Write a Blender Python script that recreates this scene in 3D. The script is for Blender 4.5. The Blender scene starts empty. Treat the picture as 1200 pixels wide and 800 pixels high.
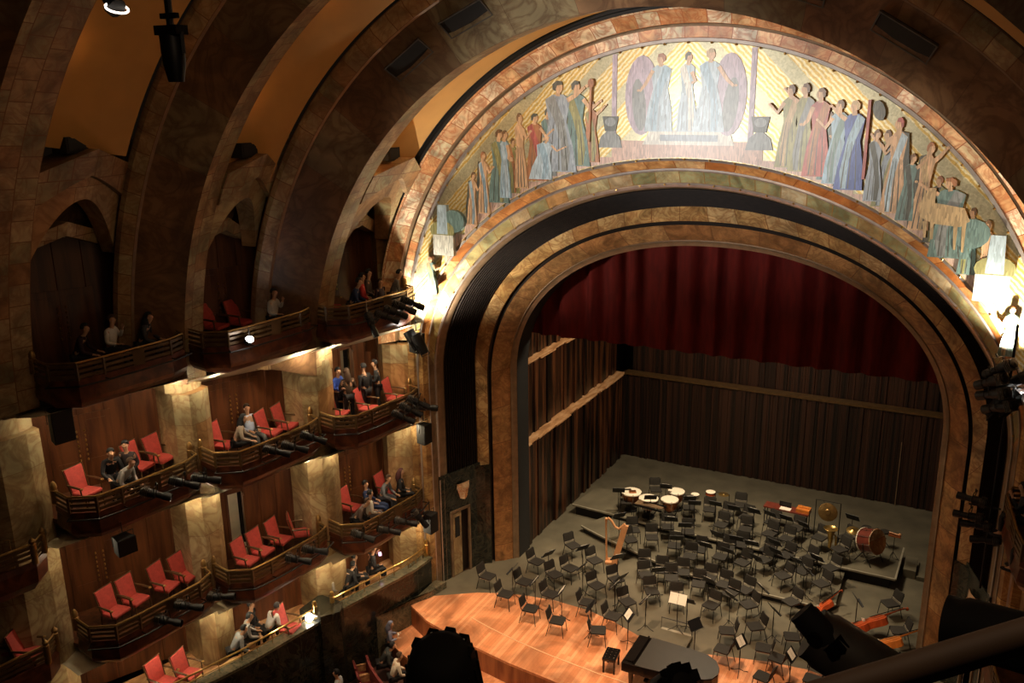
import bpy, bmesh, math, random
from mathutils import Vector, Matrix
random.seed(7)
PI = math.pi
D = bpy.data
S = bpy.context.scene
COL = S.collection

# ------------------------------------------------------------------ camera, world, exposure
cam_d = D.cameras.new('camera'); cam = D.objects.new('camera', cam_d); COL.objects.link(cam); S.camera = cam
CP = Vector((7.558, -27.376, 17.384)); YAW, PITCH, ROLL = 0.4939, 0.2746, -0.0145
_f = Vector((-math.sin(YAW)*math.cos(PITCH), math.cos(YAW)*math.cos(PITCH), -math.sin(PITCH)))
_r = Vector((math.cos(YAW), math.sin(YAW), 0)); _u = _r.cross(_f)
_r2 = math.cos(ROLL)*_r + math.sin(ROLL)*_u; _u2 = -math.sin(ROLL)*_r + math.cos(ROLL)*_u
cam.matrix_world = Matrix(((_r2.x, _u2.x, -_f.x, CP.x), (_r2.y, _u2.y, -_f.y, CP.y), (_r2.z, _u2.z, -_f.z, CP.z), (0, 0, 0, 1)))
cam_d.sensor_width = 36; cam_d.lens = 36*1051.7/1200; cam_d.clip_start = .05; cam_d.clip_end = 200
w = D.worlds.new('World'); S.world = w; w.use_nodes = True
w.node_tree.nodes['Background'].inputs[0].default_value = (.9, .55, .3, 1)
w.node_tree.nodes['Background'].inputs[1].default_value = .004
S.view_settings.view_transform = 'Standard'; S.view_settings.look = 'None'
S.view_settings.exposure = 0.0; S.view_settings.gamma = 1.0
S.view_settings.use_curve_mapping = False
try:
    S.cycles.use_light_tree = True; S.cycles.max_bounces = 6; S.cycles.diffuse_bounces = 3; S.cycles.sample_clamp_indirect = 4
except Exception: pass

WARM = (1, .72, .42)
def lamp(name, kind, loc, power, color=WARM, aim=None, size=.1, angle=60, blend=.5):
    l = D.lights.new(name, kind); l.energy = power; l.color = color
    o = D.objects.new(name, l); COL.objects.link(o); o.location = loc
    if kind == 'AREA': l.size = size
    else: l.shadow_soft_size = size
    if kind == 'SPOT': l.spot_size = math.radians(angle); l.spot_blend = blend
    if aim is not None: o.rotation_euler = (Vector(aim)-Vector(loc)).to_track_quat('-Z', 'Y').to_euler()
    return o
# stage rig, hall lights and added fill lamps
lamp('stage_batten_light', 'AREA', (-.8, 4.6, 12.4), 800, (1, .80, .55), (-.8, 3.2, 0), 3.0)
lamp('shell_wash_light', 'AREA', (-6.3, 4.5, 12.3), 60, (1, .72, .42), (-7.3, 4.5, 3), 1.0)
lamp('apron_bridge_light', 'SPOT', (-3.5, -7.5, 17.6), 9500, (1, .68, .42), (-3.4, -4.2, 0), .25, 44, .7)
lamp('apron_bridge_light', 'SPOT', (3.5, -7.5, 17.6), 7000, (1, .68, .42), (2.6, -3.8, 0), .25, 44, .7)
lamp('orchestra_bridge_light', 'SPOT', (-1.0, 1.7, 12.6), 4300, (1, .78, .50), (-.8, 1.2, 0), .3, 80, .7)
lamp('mosaic_front_spot', 'SPOT', (-5.5, -25.0, 15.6), 15000, (1, .97, .92), (.1, -3.3, 16.6), .3, 29, 1.0)
lamp('mosaic_side_fill', 'SPOT', (-2, -25.0, 16.0), 9500, (1, .93, .82), (5.6, -3.3, 15.3), .3, 19, 1.0)  # added to lift the dull gold on the +x side, no known lamp
lamp('mosaic_side_fill', 'SPOT', (2, -25.0, 16.0), 9000, (1, .92, .80), (-5.4, -3.3, 15.6), .3, 19, 1.0)  # added counterpart that lifts the gold on the -x side
lamp('mosaic_flood', 'SPOT', (-8.35, -4.05, 10.0), 1700, (1, .91, .74), (-8.1, -3.3, 11.5), .1, 150, .9)
lamp('mosaic_flood', 'SPOT', (8.15, -4.1, 11.2), 1500, (1, .90, .72), (8.5, -3.45, 12.6), .08, 128, .8)
for th_, pw_ in ((.62, 26), (.85, 26), (1.08, 26), (1.3, 20), (1.6, 12)):
    lamp('cove_lamp', 'POINT', (-10.42*math.cos(th_), -6.2, 9.0+10.42*math.sin(th_)), pw_, (1, .66, .32), size=.03)
for y_, R_, z_, pw_ in ((-10.1, 11.75, 9.7, 2.4), (-14.4, 12.9, 10, 2.0)):
    for th_ in (.70, .95, 1.2): lamp('cove_lamp', 'POINT', (-R_*math.cos(th_), y_, z_+R_*math.sin(th_)), pw_, (1, .52, .2), size=.02)
lamp('hall_fill', 'AREA', (2, -16, 19.5), 120, (1, .66, .36), (-8, -7, 8), 5)
lamp('hall_fill_low', 'AREA', (6, -18, 9.0), 55, (1, .62, .34), (-10, -6, 5), 4)
lamp('proscenium_fill', 'SPOT', (3.0, -15, 13.0), 900, (1, .74, .45), (-7.6, -1.2, 3.6), .3, 34, .9)  # added spot that brightens the -x jamb, not an existing lantern

lamp('near_balcony_fill', 'POINT', (7.2, -25.2, 19.2), 90, (1, .70, .45), size=.15)  # added fill for the dark fixtures and rail close to the camera
lamp('stalls_fill', 'AREA', (-7.0, -9.5, 5.0), 40, (1, .66, .36), (-8.6, -8, -1), 1.0)  # added area fill that warms the stalls seats and listeners
lamp('gallery_lamp', 'POINT', (-13.6, -16.2, 5.0), 14, (1, .60, .28), size=.06)
lamp('gallery_lamp', 'POINT', (-13.4, -15.7, 7.9), 5, (1, .60, .28), size=.06)

# ------------------------------------------------------------------ mesh builder
class MB:
    def __init__(s): s.v = []; s.f = []; s.uv = []; s.m = []; s.M = None; s.mi = 0
    def _a(s, pts):
        b = len(s.v)
        if s.M is not None: pts = [s.M @ Vector(p) for p in pts]
        s.v += [tuple(p) for p in pts]; return b
    def face(s, idx, uv=None): s.f.append(tuple(idx)); s.uv.append(uv); s.m.append(s.mi)
    def poly(s, pts, uv=None):
        b = s._a(pts); s.face(range(b, b+len(pts)), uv); return s
    def box(s, c, d, rz=0):
        x, y, z = d[0]/2, d[1]/2, d[2]/2; cs, sn = math.cos(rz), math.sin(rz)
        P = [(c[0]+cs*a-sn*e, c[1]+sn*a+cs*e, c[2]+g) for g in (-z, z) for a, e in ((-x, -y), (x, -y), (x, y), (-x, y))]
        b = s._a(P)
        for q in ((0, 3, 2, 1), (4, 5, 6, 7), (0, 1, 5, 4), (1, 2, 6, 5), (2, 3, 7, 6), (3, 0, 4, 7)): s.face([b+i for i in q])
        return s
    def cyl(s, p0, p1, r0, r1=None, n=10, cap=True):
        r1 = r0 if r1 is None else r1; p0 = Vector(p0); p1 = Vector(p1); d = (p1-p0).normalized()
        a = d.orthogonal().normalized(); c = d.cross(a)
        b = s._a([p+(a*math.cos(2*PI*i/n)+c*math.sin(2*PI*i/n))*r for p, r in ((p0, r0), (p1, r1)) for i in range(n)])
        for i in range(n): j = (i+1) % n; s.face((b+i, b+j, b+n+j, b+n+i))
        if cap: s.face([b+i for i in range(n)][::-1]); s.face([b+n+i for i in range(n)])
        return s
    def tube(s, pts, r, n=8, closed=False):
        pts = [Vector(p) for p in pts]; rs = r if isinstance(r, (list, tuple)) else [r]*len(pts); rows = []
        m = len(pts); prev = None
        for i, p in enumerate(pts):
            if closed: t = (pts[(i+1) % m]-pts[i-1]).normalized()
            else: t = (pts[min(i+1, m-1)]-pts[max(i-1, 0)]).normalized()
            a = t.orthogonal().normalized() if prev is None else (prev-t*prev.dot(t)).normalized()
            prev = a; c = t.cross(a)
            rows.append([p+(a*math.cos(2*PI*k/n)+c*math.sin(2*PI*k/n))*rs[i] for k in range(n)])
        s.loft(rows, ring=True, closed=closed, caps=not closed); return s
    def loft(s, rows, ring=False, closed=False, caps=False, uv=None):
        n = len(rows[0]); b = s._a([p for r in rows for p in r]); m = len(rows)
        for i in range(m if closed else m-1):
            for j in range(n if ring else n-1):
                i2 = (i+1) % m; j2 = (j+1) % n
                s.face((b+i*n+j, b+i*n+j2, b+i2*n+j2, b+i2*n+j), None if uv is None else (uv[i][j], uv[i][j2], uv[i2][j2], uv[i2][j]))
        if caps: s.face([b+j for j in range(n)][::-1]); s.face([b+(m-1)*n+j for j in range(n)])
        return s
    def prism(s, poly, z0, z1):
        n = len(poly); b = s._a([(p[0], p[1], z) for z in (z0, z1) for p in poly]); per = 0
        for i in range(n):
            j = (i+1) % n; L = math.dist(poly[i], poly[j])
            s.face((b+i, b+j, b+n+j, b+n+i), ((per, z0), (per+L, z0), (per+L, z1), (per, z1))); per += L
        s.face([b+i for i in range(n)][::-1]); s.face([b+n+i for i in range(n)]); return s
    def lathe(s, prof, n=20, c=(0, 0, 0)):
        s.loft([[(c[0]+r*math.cos(2*PI*k/n), c[1]+r*math.sin(2*PI*k/n), c[2]+z) for k in range(n)] for r, z in prof], ring=True, caps=True); return s
    def ball(s, c, r, n=10, m=6):
        rx, ry, rz = (r, r, r) if not isinstance(r, (tuple, list)) else r
        s.loft([[(c[0]+rx*math.sin(PI*(i+.02)/(m+.04))*math.cos(2*PI*k/n), c[1]+ry*math.sin(PI*(i+.02)/(m+.04))*math.sin(2*PI*k/n), c[2]-rz*math.cos(PI*(i+.02)/(m+.04))) for k in range(n)] for i in range(m+1)], ring=True, caps=True); return s
    def mesh(s, name, smooth=False):
        me = D.meshes.new(name); me.from_pydata(s.v, [], s.f); uvl = me.uv_layers.new(name='UVMap')
        for p in me.polygons:
            u = s.uv[p.index]; p.material_index = s.m[p.index]
            nn = p.normal
            for k, li in enumerate(p.loop_indices):
                if u is not None: uvl.data[li].uv = u[k]
                else:
                    c = me.vertices[me.loops[li].vertex_index].co
                    if abs(nn.z) > .7: uvl.data[li].uv = (c.x, c.y)
                    elif abs(nn.x) > abs(nn.y): uvl.data[li].uv = (c.y, c.z)
                    else: uvl.data[li].uv = (c.x, c.z)
        bm = bmesh.new(); bm.from_mesh(me); bmesh.ops.recalc_face_normals(bm, faces=bm.faces); bm.to_mesh(me); bm.free()
        if smooth:
            for p in me.polygons: p.use_smooth = True
            me.set_sharp_from_angle(angle=math.radians(38))
        return me
    def build(s, name, mats, parent=None, loc=None, rot=None, smooth=False, bevel=0):
        me = s.mesh(name, smooth)
        for m in (mats if isinstance(mats, (list, tuple)) else [mats]): me.materials.append(m)
        o = D.objects.new(name, me); COL.objects.link(o)
        if parent: o.parent = parent
        if loc is not None: o.location = loc
        if rot is not None: o.rotation_euler = rot
        if bevel:
            b = o.modifiers.new('bevel', 'BEVEL'); b.width = bevel; b.segments = 2; b.limit_method = 'ANGLE'
        return o

def tag(o, label=None, cat=None, group=None, kind=None):
    if label: o['label'] = label
    if cat: o['category'] = cat
    if group: o['group'] = group
    if kind: o['kind'] = kind
    return o
def structure(o): o['kind'] = 'structure'; return o
def empty(name, loc=(0, 0, 0), rz=0):
    o = D.objects.new(name, None); COL.objects.link(o); o.location = loc; o.rotation_euler = (0, 0, rz); o.empty_display_size = .2; return o
def kids(o): return [c for c in D.objects if c.parent == o]
def snapshot(root):           # tree of (object, [children])
    return (root, [snapshot(c) for c in kids(root)])
def copy_tree(t, parent=None):
    c = t[0].copy(); COL.objects.link(c); c.parent = parent
    for k in t[1]: copy_tree(k, c)
    return c
ORD = ['', 'first', 'second', 'third', 'fourth', 'fifth', 'sixth', 'seventh', 'eighth', 'ninth', 'tenth', 'eleventh', 'twelfth', 'thirteenth', 'fourteenth', 'fifteenth', 'sixteenth', 'seventeenth', 'eighteenth', 'nineteenth', 'twentieth']

# ------------------------------------------------------------------ materials
def nt(name):
    m = D.materials.new(name); m.use_nodes = True; t = m.node_tree; b = t.nodes['Principled BSDF']; return m, t, b
def ramp(t, stops, interp='LINEAR'):
    r = t.nodes.new('ShaderNodeValToRGB'); cr = r.color_ramp; cr.interpolation = interp
    while len(cr.elements) < len(stops): cr.elements.new(.5)
    for e, (p, c) in zip(cr.elements, stops): e.position = p; e.color = (*c, 1)
    return r
def mixc(t, fac, a, b, mode='MIX'):
    n = t.nodes.new('ShaderNodeMix'); n.data_type = 'RGBA'; n.blend_type = mode
    for i, x in ((0, fac), (6, a), (7, b)):
        if hasattr(x, 'is_linked') or isinstance(x, bpy.types.NodeSocket): t.links.new(x, n.inputs[i])
        elif i == 0: n.inputs[0].default_value = x
        else: n.inputs[i].default_value = (*x, 1)
    return n.outputs[2]
def plain(name, col, rough=.5, metal=0, var=.15, scale=8, emit=None, spec=None, stretch=None):
    m, t, b = nt(name); tc = t.nodes.new('ShaderNodeTexCoord'); no = t.nodes.new('ShaderNodeTexNoise')
    no.inputs['Scale'].default_value = scale; no.inputs['Detail'].default_value = 3
    src = tc.outputs['Object']
    if stretch:
        mp = t.nodes.new('ShaderNodeMapping'); mp.inputs['Scale'].default_value = stretch; t.links.new(src, mp.inputs[0]); src = mp.outputs[0]
    t.links.new(src, no.inputs['Vector'])
    r = ramp(t, [(.3, tuple(c*(1-var) for c in col)), (.7, tuple(min(1, c*(1+var)) for c in col))]); t.links.new(no.outputs[0], r.inputs[0])
    t.links.new(r.outputs[0], b.inputs['Base Color']); b.inputs['Roughness'].default_value = rough; b.inputs['Metallic'].default_value = metal
    if spec is not None: b.inputs['Specular IOR Level'].default_value = spec
    if emit: b.inputs['Emission Color'].default_value = (*emit[:3], 1); b.inputs['Emission Strength'].default_value = emit[3]
    return m
def onyx(name, cols, bw=.9, rh=.6, vein=(.25, .09, .03), rough=.35, vs=1.6, va=.5, dist=2.5, mortar=.012, uvrot=False):
    """blocks of veined onyx in UV metres, each block with its own tone from cols"""
    m, t, b = nt(name); tc = t.nodes.new('ShaderNodeTexCoord'); uv = tc.outputs['UV']
    mp = t.nodes.new('ShaderNodeMapping'); mp.inputs['Rotation'].default_value = (0, 0, PI/2 if uvrot else 0); t.links.new(uv, mp.inputs[0])
    br = t.nodes.new('ShaderNodeTexBrick'); t.links.new(mp.outputs[0], br.inputs['Vector'])
    br.inputs['Color1'].default_value = (0, 0, 0, 1); br.inputs['Color2'].default_value = (1, 1, 1, 1); br.inputs['Mortar'].default_value = (.5, .5, .5, 1)
    br.inputs['Scale'].default_value = 1; br.inputs['Brick Width'].default_value = bw; br.inputs['Row Height'].default_value = rh
    br.inputs['Mortar Size'].default_value = mortar; br.inputs['Bias'].default_value = 0
    k = len(cols); st = [((i+.5)/k*.8+.1, c) for i, c in enumerate(cols)]
    rp = ramp(t, st); t.links.new(br.outputs['Color'], rp.inputs[0])
    n1 = t.nodes.new('ShaderNodeTexNoise'); n1.inputs['Scale'].default_value = vs; n1.inputs['Detail'].default_value = 7; n1.inputs['Distortion'].default_value = dist
    t.links.new(tc.outputs['Object'], n1.inputs['Vector'])
    r1 = ramp(t, [(.40, (0, 0, 0)), (.50, (1, 1, 1)), (.60, (0, 0, 0))]); t.links.new(n1.outputs[0], r1.inputs[0])
    n2 = t.nodes.new('ShaderNodeTexNoise'); n2.inputs['Scale'].default_value = vs*.7; n2.inputs['Detail'].default_value = 4; n2.inputs['Distortion'].default_value = 1.2
    t.links.new(tc.outputs['Object'], n2.inputs['Vector'])
    r2 = ramp(t, [(.35, (.55, .5, .45)), (.65, (1.25, 1.15, 1.05))]); t.links.new(n2.outputs[0], r2.inputs[0])
    ml = t.nodes.new('ShaderNodeMath'); ml.operation = 'MULTIPLY'; ml.inputs[1].default_value = va; t.links.new(r1.outputs[0], ml.inputs[0])
    c = mixc(t, ml.outputs[0], rp.outputs[0], vein); c = mixc(t, 1.0, c, r2.outputs[0], 'MULTIPLY')
    c = mixc(t, br.outputs['Fac'], c, tuple(x*.8 for x in vein))
    t.links.new(c, b.inputs['Base Color']); b.inputs['Roughness'].default_value = rough
    return m
def streakwood(name, c1, c2, c3, sx=9, sz=.35, rough=.35, axis='Z', lo=.38, hi=.62):
    m, t, b = nt(name); tc = t.nodes.new('ShaderNodeTexCoord'); mp = t.nodes.new('ShaderNodeMapping')
    sc = {'Z': (sx, sx, sz), 'X': (sz, sx, sx), 'Y': (sx, sz, sx)}[axis]
    mp.inputs['Scale'].default_value = sc; t.links.new(tc.outputs['Object'], mp.inputs[0])
    n = t.nodes.new('ShaderNodeTexNoise'); n.inputs['Scale'].default_value = 1; n.inputs['Detail'].default_value = 5; n.inputs['Distortion'].default_value = .4
    t.links.new(mp.outputs[0], n.inputs['Vector']); r = ramp(t, [(lo, c1), (.5, c2), (hi, c3)]); t.links.new(n.outputs[0], r.inputs[0])
    t.links.new(r.outputs[0], b.inputs['Base Color']); b.inputs['Roughness'].default_value = rough
    return m

M = {}
M['onyx_cream'] = onyx('onyx_cream', [(.62, .36, .17), (.78, .66, .46), (.55, .28, .12), (.82, .75, .58), (.58, .54, .36), (.72, .50, .28)], .62, .5, (.45, .14, .05), .3, 1.8, .7)
M['onyx_orange'] = onyx('onyx_orange', [(.48, .22, .07), (.60, .33, .12), (.66, .48, .25), (.42, .17, .05)], .8, .8, (.30, .08, .02), .3, 1.6, .5)
M['onyx_green'] = onyx('onyx_green', [(.30, .31, .17), (.42, .36, .16), (.50, .50, .36), (.45, .25, .10), (.26, .28, .15)], .7, .7, (.33, .16, .04), .3, 2.2, .4)
M['onyx_brown'] = onyx('onyx_brown', [(.38, .20, .08), (.30, .145, .055), (.46, .28, .12), (.35, .21, .09)], 1.4, 1.2, (.20, .08, .03), .35, 2.2, .6)
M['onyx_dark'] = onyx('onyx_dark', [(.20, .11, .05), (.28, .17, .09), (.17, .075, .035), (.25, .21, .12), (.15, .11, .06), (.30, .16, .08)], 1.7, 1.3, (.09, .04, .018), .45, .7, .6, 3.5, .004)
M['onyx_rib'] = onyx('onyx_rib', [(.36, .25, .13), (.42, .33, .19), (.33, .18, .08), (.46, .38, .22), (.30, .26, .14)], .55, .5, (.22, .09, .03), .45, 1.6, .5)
M['onyx_pier'] = onyx('onyx_pier', [(.42, .34, .19), (.36, .31, .17), (.48, .42, .27), (.40, .24, .11)], 3.0, 1.7, (.20, .09, .03), .3, .8, .6, 3.5, .006)
M['onyx_jamb'] = onyx('onyx_jamb', [(.46, .32, .14), (.38, .24, .09), (.54, .41, .21), (.34, .20, .08)], .9, 1.1, (.20, .08, .025), .35, 1.5, .7, 3)
M['jamb_grey'] = plain('jamb_brown_moulding', (.20, .13, .075), .4, .1, .3, 3)
M['moulding'] = plain('bronze_moulding', (.26, .17, .10), .4, .3, .2, 4)
M['moulding_light'] = plain('steel_moulding', (.42, .36, .32), .3, .6, .15, 4)
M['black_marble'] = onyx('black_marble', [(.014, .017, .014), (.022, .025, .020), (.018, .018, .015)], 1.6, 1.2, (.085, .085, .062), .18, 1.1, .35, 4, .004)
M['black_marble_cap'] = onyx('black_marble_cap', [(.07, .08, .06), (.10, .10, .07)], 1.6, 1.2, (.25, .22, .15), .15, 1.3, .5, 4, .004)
M['plaster'] = plain('orange_plaster', (.60, .31, .085), .8, 0, .08, 1.2)
M['ceil_cream'] = plain('cream_soffit', (.80, .72, .54), .7, 0, .1, 2)
M['grille_bg'] = plain('grille_backing', (.014, .008, .005), .5, 0, .3, 2)
M['grille_bar'] = plain('grille_bar', (.012, .007, .005), .6, 0, .3, 6, None, .12)
M['wood_red'] = streakwood('box_wood', (.06, .018, .007), (.10, .033, .011), (.14, .048, .017), 5, .5, .4)
M['wood_fascia'] = streakwood('fascia_wood', (.055, .016, .008), (.10, .028, .012), (.15, .045, .018), 3, 3, .3, 'X')
M['rail_wood'] = plain('rail_wood', (.11, .062, .024), .35, .2, .25, 5)
M['rosewood'] = streakwood('rosewood_boards', (.006, .003, .0015), (.024, .009, .004), (.12, .042, .015), 3.5, .22, .4, 'Z', .42, .68)
M['back_slats'] = streakwood('back_slats', (.008, .004, .002), (.026, .010, .005), (.048, .018, .009), 7, .1, .5)
M['ledge_wood'] = streakwood('ledge_wood', (.42, .21, .09), (.62, .34, .16), (.74, .46, .25), 6, 1.2, .5, 'Y')
M['black'] = plain('black_metal', (.007, .007, .008), .5, .2, .2, 6)
M['black_matte'] = plain('black_matte', (.010, .009, .008), .8, 0, .2, 6)
M['grey_case'] = plain('grey_lamp_case', (.085, .073, .06), .55, .2, .25, 5)
M['brass'] = plain('brass', (.55, .36, .12), .28, .9, .15, 6)
M['brass_dull'] = plain('dull_brass', (.36, .22, .08), .4, .8, .2, 6)
M['chrome'] = plain('chrome', (.62, .60, .56), .2, 1, .05, 6)
M['red_cloth'] = plain('red_cloth', (.50, .068, .055), .7, 0, .15, 12)
M['red_seat'] = plain('dark_red_cloth', (.16, .018, .014), .75, 0, .15, 12)
M['chair_cloth'] = plain('black_upholstery', (.020, .017, .013), .75, 0, .2, 20)
M['skin'] = plain('skin', (.50, .28, .17), .55, 0, .06, 5)
M['white'] = plain('white_paper', (.85, .80, .70), .7, 0, .03, 5)
M['drum_skin'] = plain('drum_head', (.85, .76, .62), .6, 0, .05, 5)
M['near_rail'] = plain('near_rail_wood', (.075, .042, .022), .7, 0, .2, 5)
M['copper'] = plain('copper', (.42, .15, .06), .3, .8, .25, 5)
M['harp_gold'] = plain('harp_wood', (.72, .36, .17), .35, .1, .12, 4)
M['violin_red'] = plain('varnished_red_wood', (.42, .075, .022), .25, 0, .25, 4)
M['violin_orange'] = plain('varnished_orange_wood', (.62, .20, .04), .25, 0, .2, 4)
M['lacquer'] = plain('black_lacquer', (.010, .008, .007), .12, 0, .1, 3)
M['lid'] = plain('piano_lid_finish', (.035, .030, .024), .35, 0, .1, 3)
M['bass_wood'] = plain('bass_drum_shell', (.15, .032, .02), .3, 0, .2, 5)
M['emit_lens'] = plain('lit_lens', (1, 1, 1), .3, 0, 0, 1, (1, .95, .85, 25))
M['green_carpet'] = plain('stage_lino', (.118, .104, .070), .7, 0, .22, 1.1)
M['riser_edge'] = plain('pale_riser_edge', (.34, .31, .24), .5, .2, .15, 4)  # paler tone for platform and tread edges
# stage deck: planks
def plank(name, cols, bw, rh, rot, rough=.35):
    m = onyx(name, cols, bw, rh, (.50, .18, .07), rough, .9, .10, 1, .002, rot); return m
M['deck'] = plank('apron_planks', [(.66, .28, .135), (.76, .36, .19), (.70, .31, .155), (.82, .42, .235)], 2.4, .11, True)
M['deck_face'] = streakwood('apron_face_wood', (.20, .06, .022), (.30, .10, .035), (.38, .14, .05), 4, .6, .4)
M['joint'] = plain('pale_joint', (.88, .56, .33), .4, 0, .1, 3)
M['curtain'] = plain('red_velvet', (.105, .007, .005), .85, 0, .25, 3, None, .2, (2, 2, .4))

# ------------------------------------------------------------------ proscenium rings
def ring_pt(a, zs, h, n, y, t, zb=0.0):
    """t in -1..1, -1 at the foot of the jamb on the -x side; |t|>.5 is jamb"""
    sg = -1 if t < 0 else 1; u = abs(t)
    if u > .6: k = (u-.6)/.4; return (sg*a, y, zs+(zb-zs)*k)
    th = u/.6*PI/2                     # 0 apex .. 90 spring
    return (sg*a*math.sin(th)**(2/n), y, zs+h*math.cos(th)**(2/n))
TS = [i/72 for i in range(-72, 73)]
def band(name, prof, mat, zb=0.0):
    """prof: list of (a, zs, h, n, y); neighbours are lofted"""
    rows = []; uv = []
    v = 0
    for k, q in enumerate(prof):
        if k: v += math.dist((prof[k-1][0], prof[k-1][1]+prof[k-1][2], prof[k-1][4]), (q[0], q[1]+q[2], q[4]))
        pts = [ring_pt(*q[:4], q[4], t, zb) for t in TS]; u = 0; ur = []
        for i, p in enumerate(pts):
            if i: u += math.dist(pts[i-1], p)
            ur.append((u, v))
        if k: # share arc length of the first ring so that joints stay radial
            ur = [(uv[0][i][0], v) for i in range(len(ur))]
        rows.append(pts); uv.append(ur)
    b = MB(); b.loft(rows, uv=uv); return structure(b.build(name, mat, smooth=True))
OPEN = (7.0, 7.5, 5.05, 2.15, 0.0)
SEAM = (7.74, 7.25, 6.1, 2.15, -.72)
ONYX = (8.14, 8.0, 5.95, 2.0, -1.08)
GRIL = (8.6, 8.0, 6.6, 1.95, -2.4)
GREEN0 = (8.7, 8.1, 6.62, 1.95, -2.75)
GREEN1 = (8.82, 8.5, 6.68, 1.95, -3.0)
MLOW = (9.1, 8.0, 7.5, 2.05, -3.3)
def lerp(A, B, k, dy=0, dr=0): 
    q = [x+(y-x)*k for x, y in zip(A, B)]; q[4] += dy; q[0] += dr; q[2] += dr; return tuple(q)
band('trim_reveal', [(7.0, 7.5, 5.05, 2.15, .9), (7.0, 7.5, 5.05, 2.15, .02)], M['black_matte'])
band('trim_opening', [OPEN, lerp(OPEN, SEAM, .10, 0, .05), lerp(OPEN, SEAM, .22), lerp(OPEN, SEAM, .26, .04)], M['moulding'])
band('trim_opening_onyx', [lerp(OPEN, SEAM, .26, .04), lerp(OPEN, SEAM, .60, 0, -.03), lerp(OPEN, SEAM, .94, .02)], M['onyx_brown'])
band('trim_seam', [lerp(OPEN, SEAM, .94, .02), lerp(OPEN, SEAM, .97, .12, .1), lerp(SEAM, ONYX, .12, .1, .1), lerp(SEAM, ONYX, .14, 0)], M['grille_bg'])
band('trim_carved_onyx', [lerp(SEAM, ONYX, .14), lerp(SEAM, ONYX, .5, -.04, 0), lerp(SEAM, ONYX, .95)], M['onyx_jamb'], )
band('trim_grille_backing', [lerp(SEAM, ONYX, .95), lerp(ONYX, GRIL, .03, .06, .06), lerp(ONYX, GRIL, .97, .06, .06), lerp(ONYX, GRIL, 1)], M['grille_bg'])
bars = MB()
for k in range(13):
    q = lerp(ONYX, GRIL, (k+.7)/13.4); q2 = (q[0]-.05, q[1], q[2]-.05, q[3], q[4]-.01)
    rows = []
    for t in TS:
        a = Vector(ring_pt(*q[:4], q[4]-.017, t, 4.1)); c = Vector(ring_pt(*q2[:4], q2[4]-.017, t, 4.1))
        d = Vector(ring_pt(*q2[:4], q2[4]+.017, t, 4.1)); e = Vector(ring_pt(*q[:4], q[4]+.017, t, 4.1))
        rows.append([a, c, d, e])
    bars.loft(rows, ring=True)
structure(bars.build('trim_grille_bars', M['grille_bar'], smooth=False))
band('trim_bronze', [GRIL, lerp(GRIL, GREEN0, .5, -.03, -.04), lerp(GRIL, GREEN0, .9)], M['moulding'])
band('trim_steel_line', [lerp(GRIL, GREEN0, .9), lerp(GRIL, GREEN0, .95, -.03, -.04), lerp(GREEN0, GREEN1, .1, -.03, -.03), lerp(GREEN0, GREEN1, .14)], M['moulding_light'])
band('trim_green_onyx', [lerp(GREEN0, GREEN1, .14), lerp(GREEN0, GREEN1, .88)], M['onyx_green'])
band('trim_steel_line', [lerp(GREEN0, GREEN1, .88), lerp(GREEN0, GREEN1, .94, -.03, -.03), lerp(GREEN1, MLOW, .02, -.03, -.03), lerp(GREEN1, MLOW, .08)], M['moulding_light'])
band('trim_orange_onyx', [lerp(GREEN1, MLOW, .08), lerp(GREEN1, MLOW, .78)], M['onyx_orange'])
band('trim_steel_line', [lerp(GREEN1, MLOW, .78), lerp(GREEN1, MLOW, .86, -.04, -.03), lerp(GREEN1, MLOW, .98, -.04), lerp(GREEN1, MLOW, 1.0)], M['moulding_light'])
# studs along the rings
for q, r0, nn in ((lerp(GREEN1, MLOW, .9, -.06), .035, 40), (lerp(GREEN0, GREEN1, .05, -.06), .03, 34)):
    st = MB()
    for i in range(nn+1):
        t = -.56+1.12*i/nn; p = ring_pt(*q[:4], q[4], t); st.ball(p, r0, 8, 4)
    structure(st.build('trim_studs', M['brass']))

# mosaic field between the lower curve and the outer circle
RM, ZM, YM = 9.32, 9.27, -3.34
def mo_out(t):
    u = abs(t); sg = -1 if t < 0 else 1
    if u > .6: return (sg*RM, YM, ZM-(u-.6)/.4*1.2)
    th = u/.6*PI/2; return (sg*RM*math.sin(th), YM, ZM+RM*math.cos(th))
def mo_in(t):
    u = abs(t)
    if u > .6:
        sg = -1 if t < 0 else 1; return (sg*9.1, YM, 8.0-(u-.6)/.4*.2) if False else (sg*9.1, YM, 8.0+(ZM-1.2-8.0)*(u-.6)/.4)
    p = ring_pt(*MLOW[:4], YM, t); return (p[0], YM, p[2])
def low_z(x): # height of the lower curve at x
    a, zs, h, n = MLOW[:4]; k = max(0, 1-(abs(x)/a)**n); return zs+h*k**(1/n)
rows = [[(a[0]+(b[0]-a[0])*k/6, YM, a[2]+(b[2]-a[2])*k/6) for k in range(7)] for a, b in ((mo_in(t), mo_out(t)) for t in TS)]
uv = [[(p[0], p[2]) for p in r] for r in rows]
m, t, b = nt('gold_tesserae'); tc = t.nodes.new('ShaderNodeTexCoord'); sx = t.nodes.new('ShaderNodeSeparateXYZ'); t.links.new(tc.outputs['UV'], sx.inputs[0])
ab = t.nodes.new('ShaderNodeMath'); ab.operation = 'ABSOLUTE'; t.links.new(sx.outputs[0], ab.inputs[0])
ad = t.nodes.new('ShaderNodeMath'); ad.operation = 'ADD'; t.links.new(ab.outputs[0], ad.inputs[0]); t.links.new(sx.outputs[1], ad.inputs[1])
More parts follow.
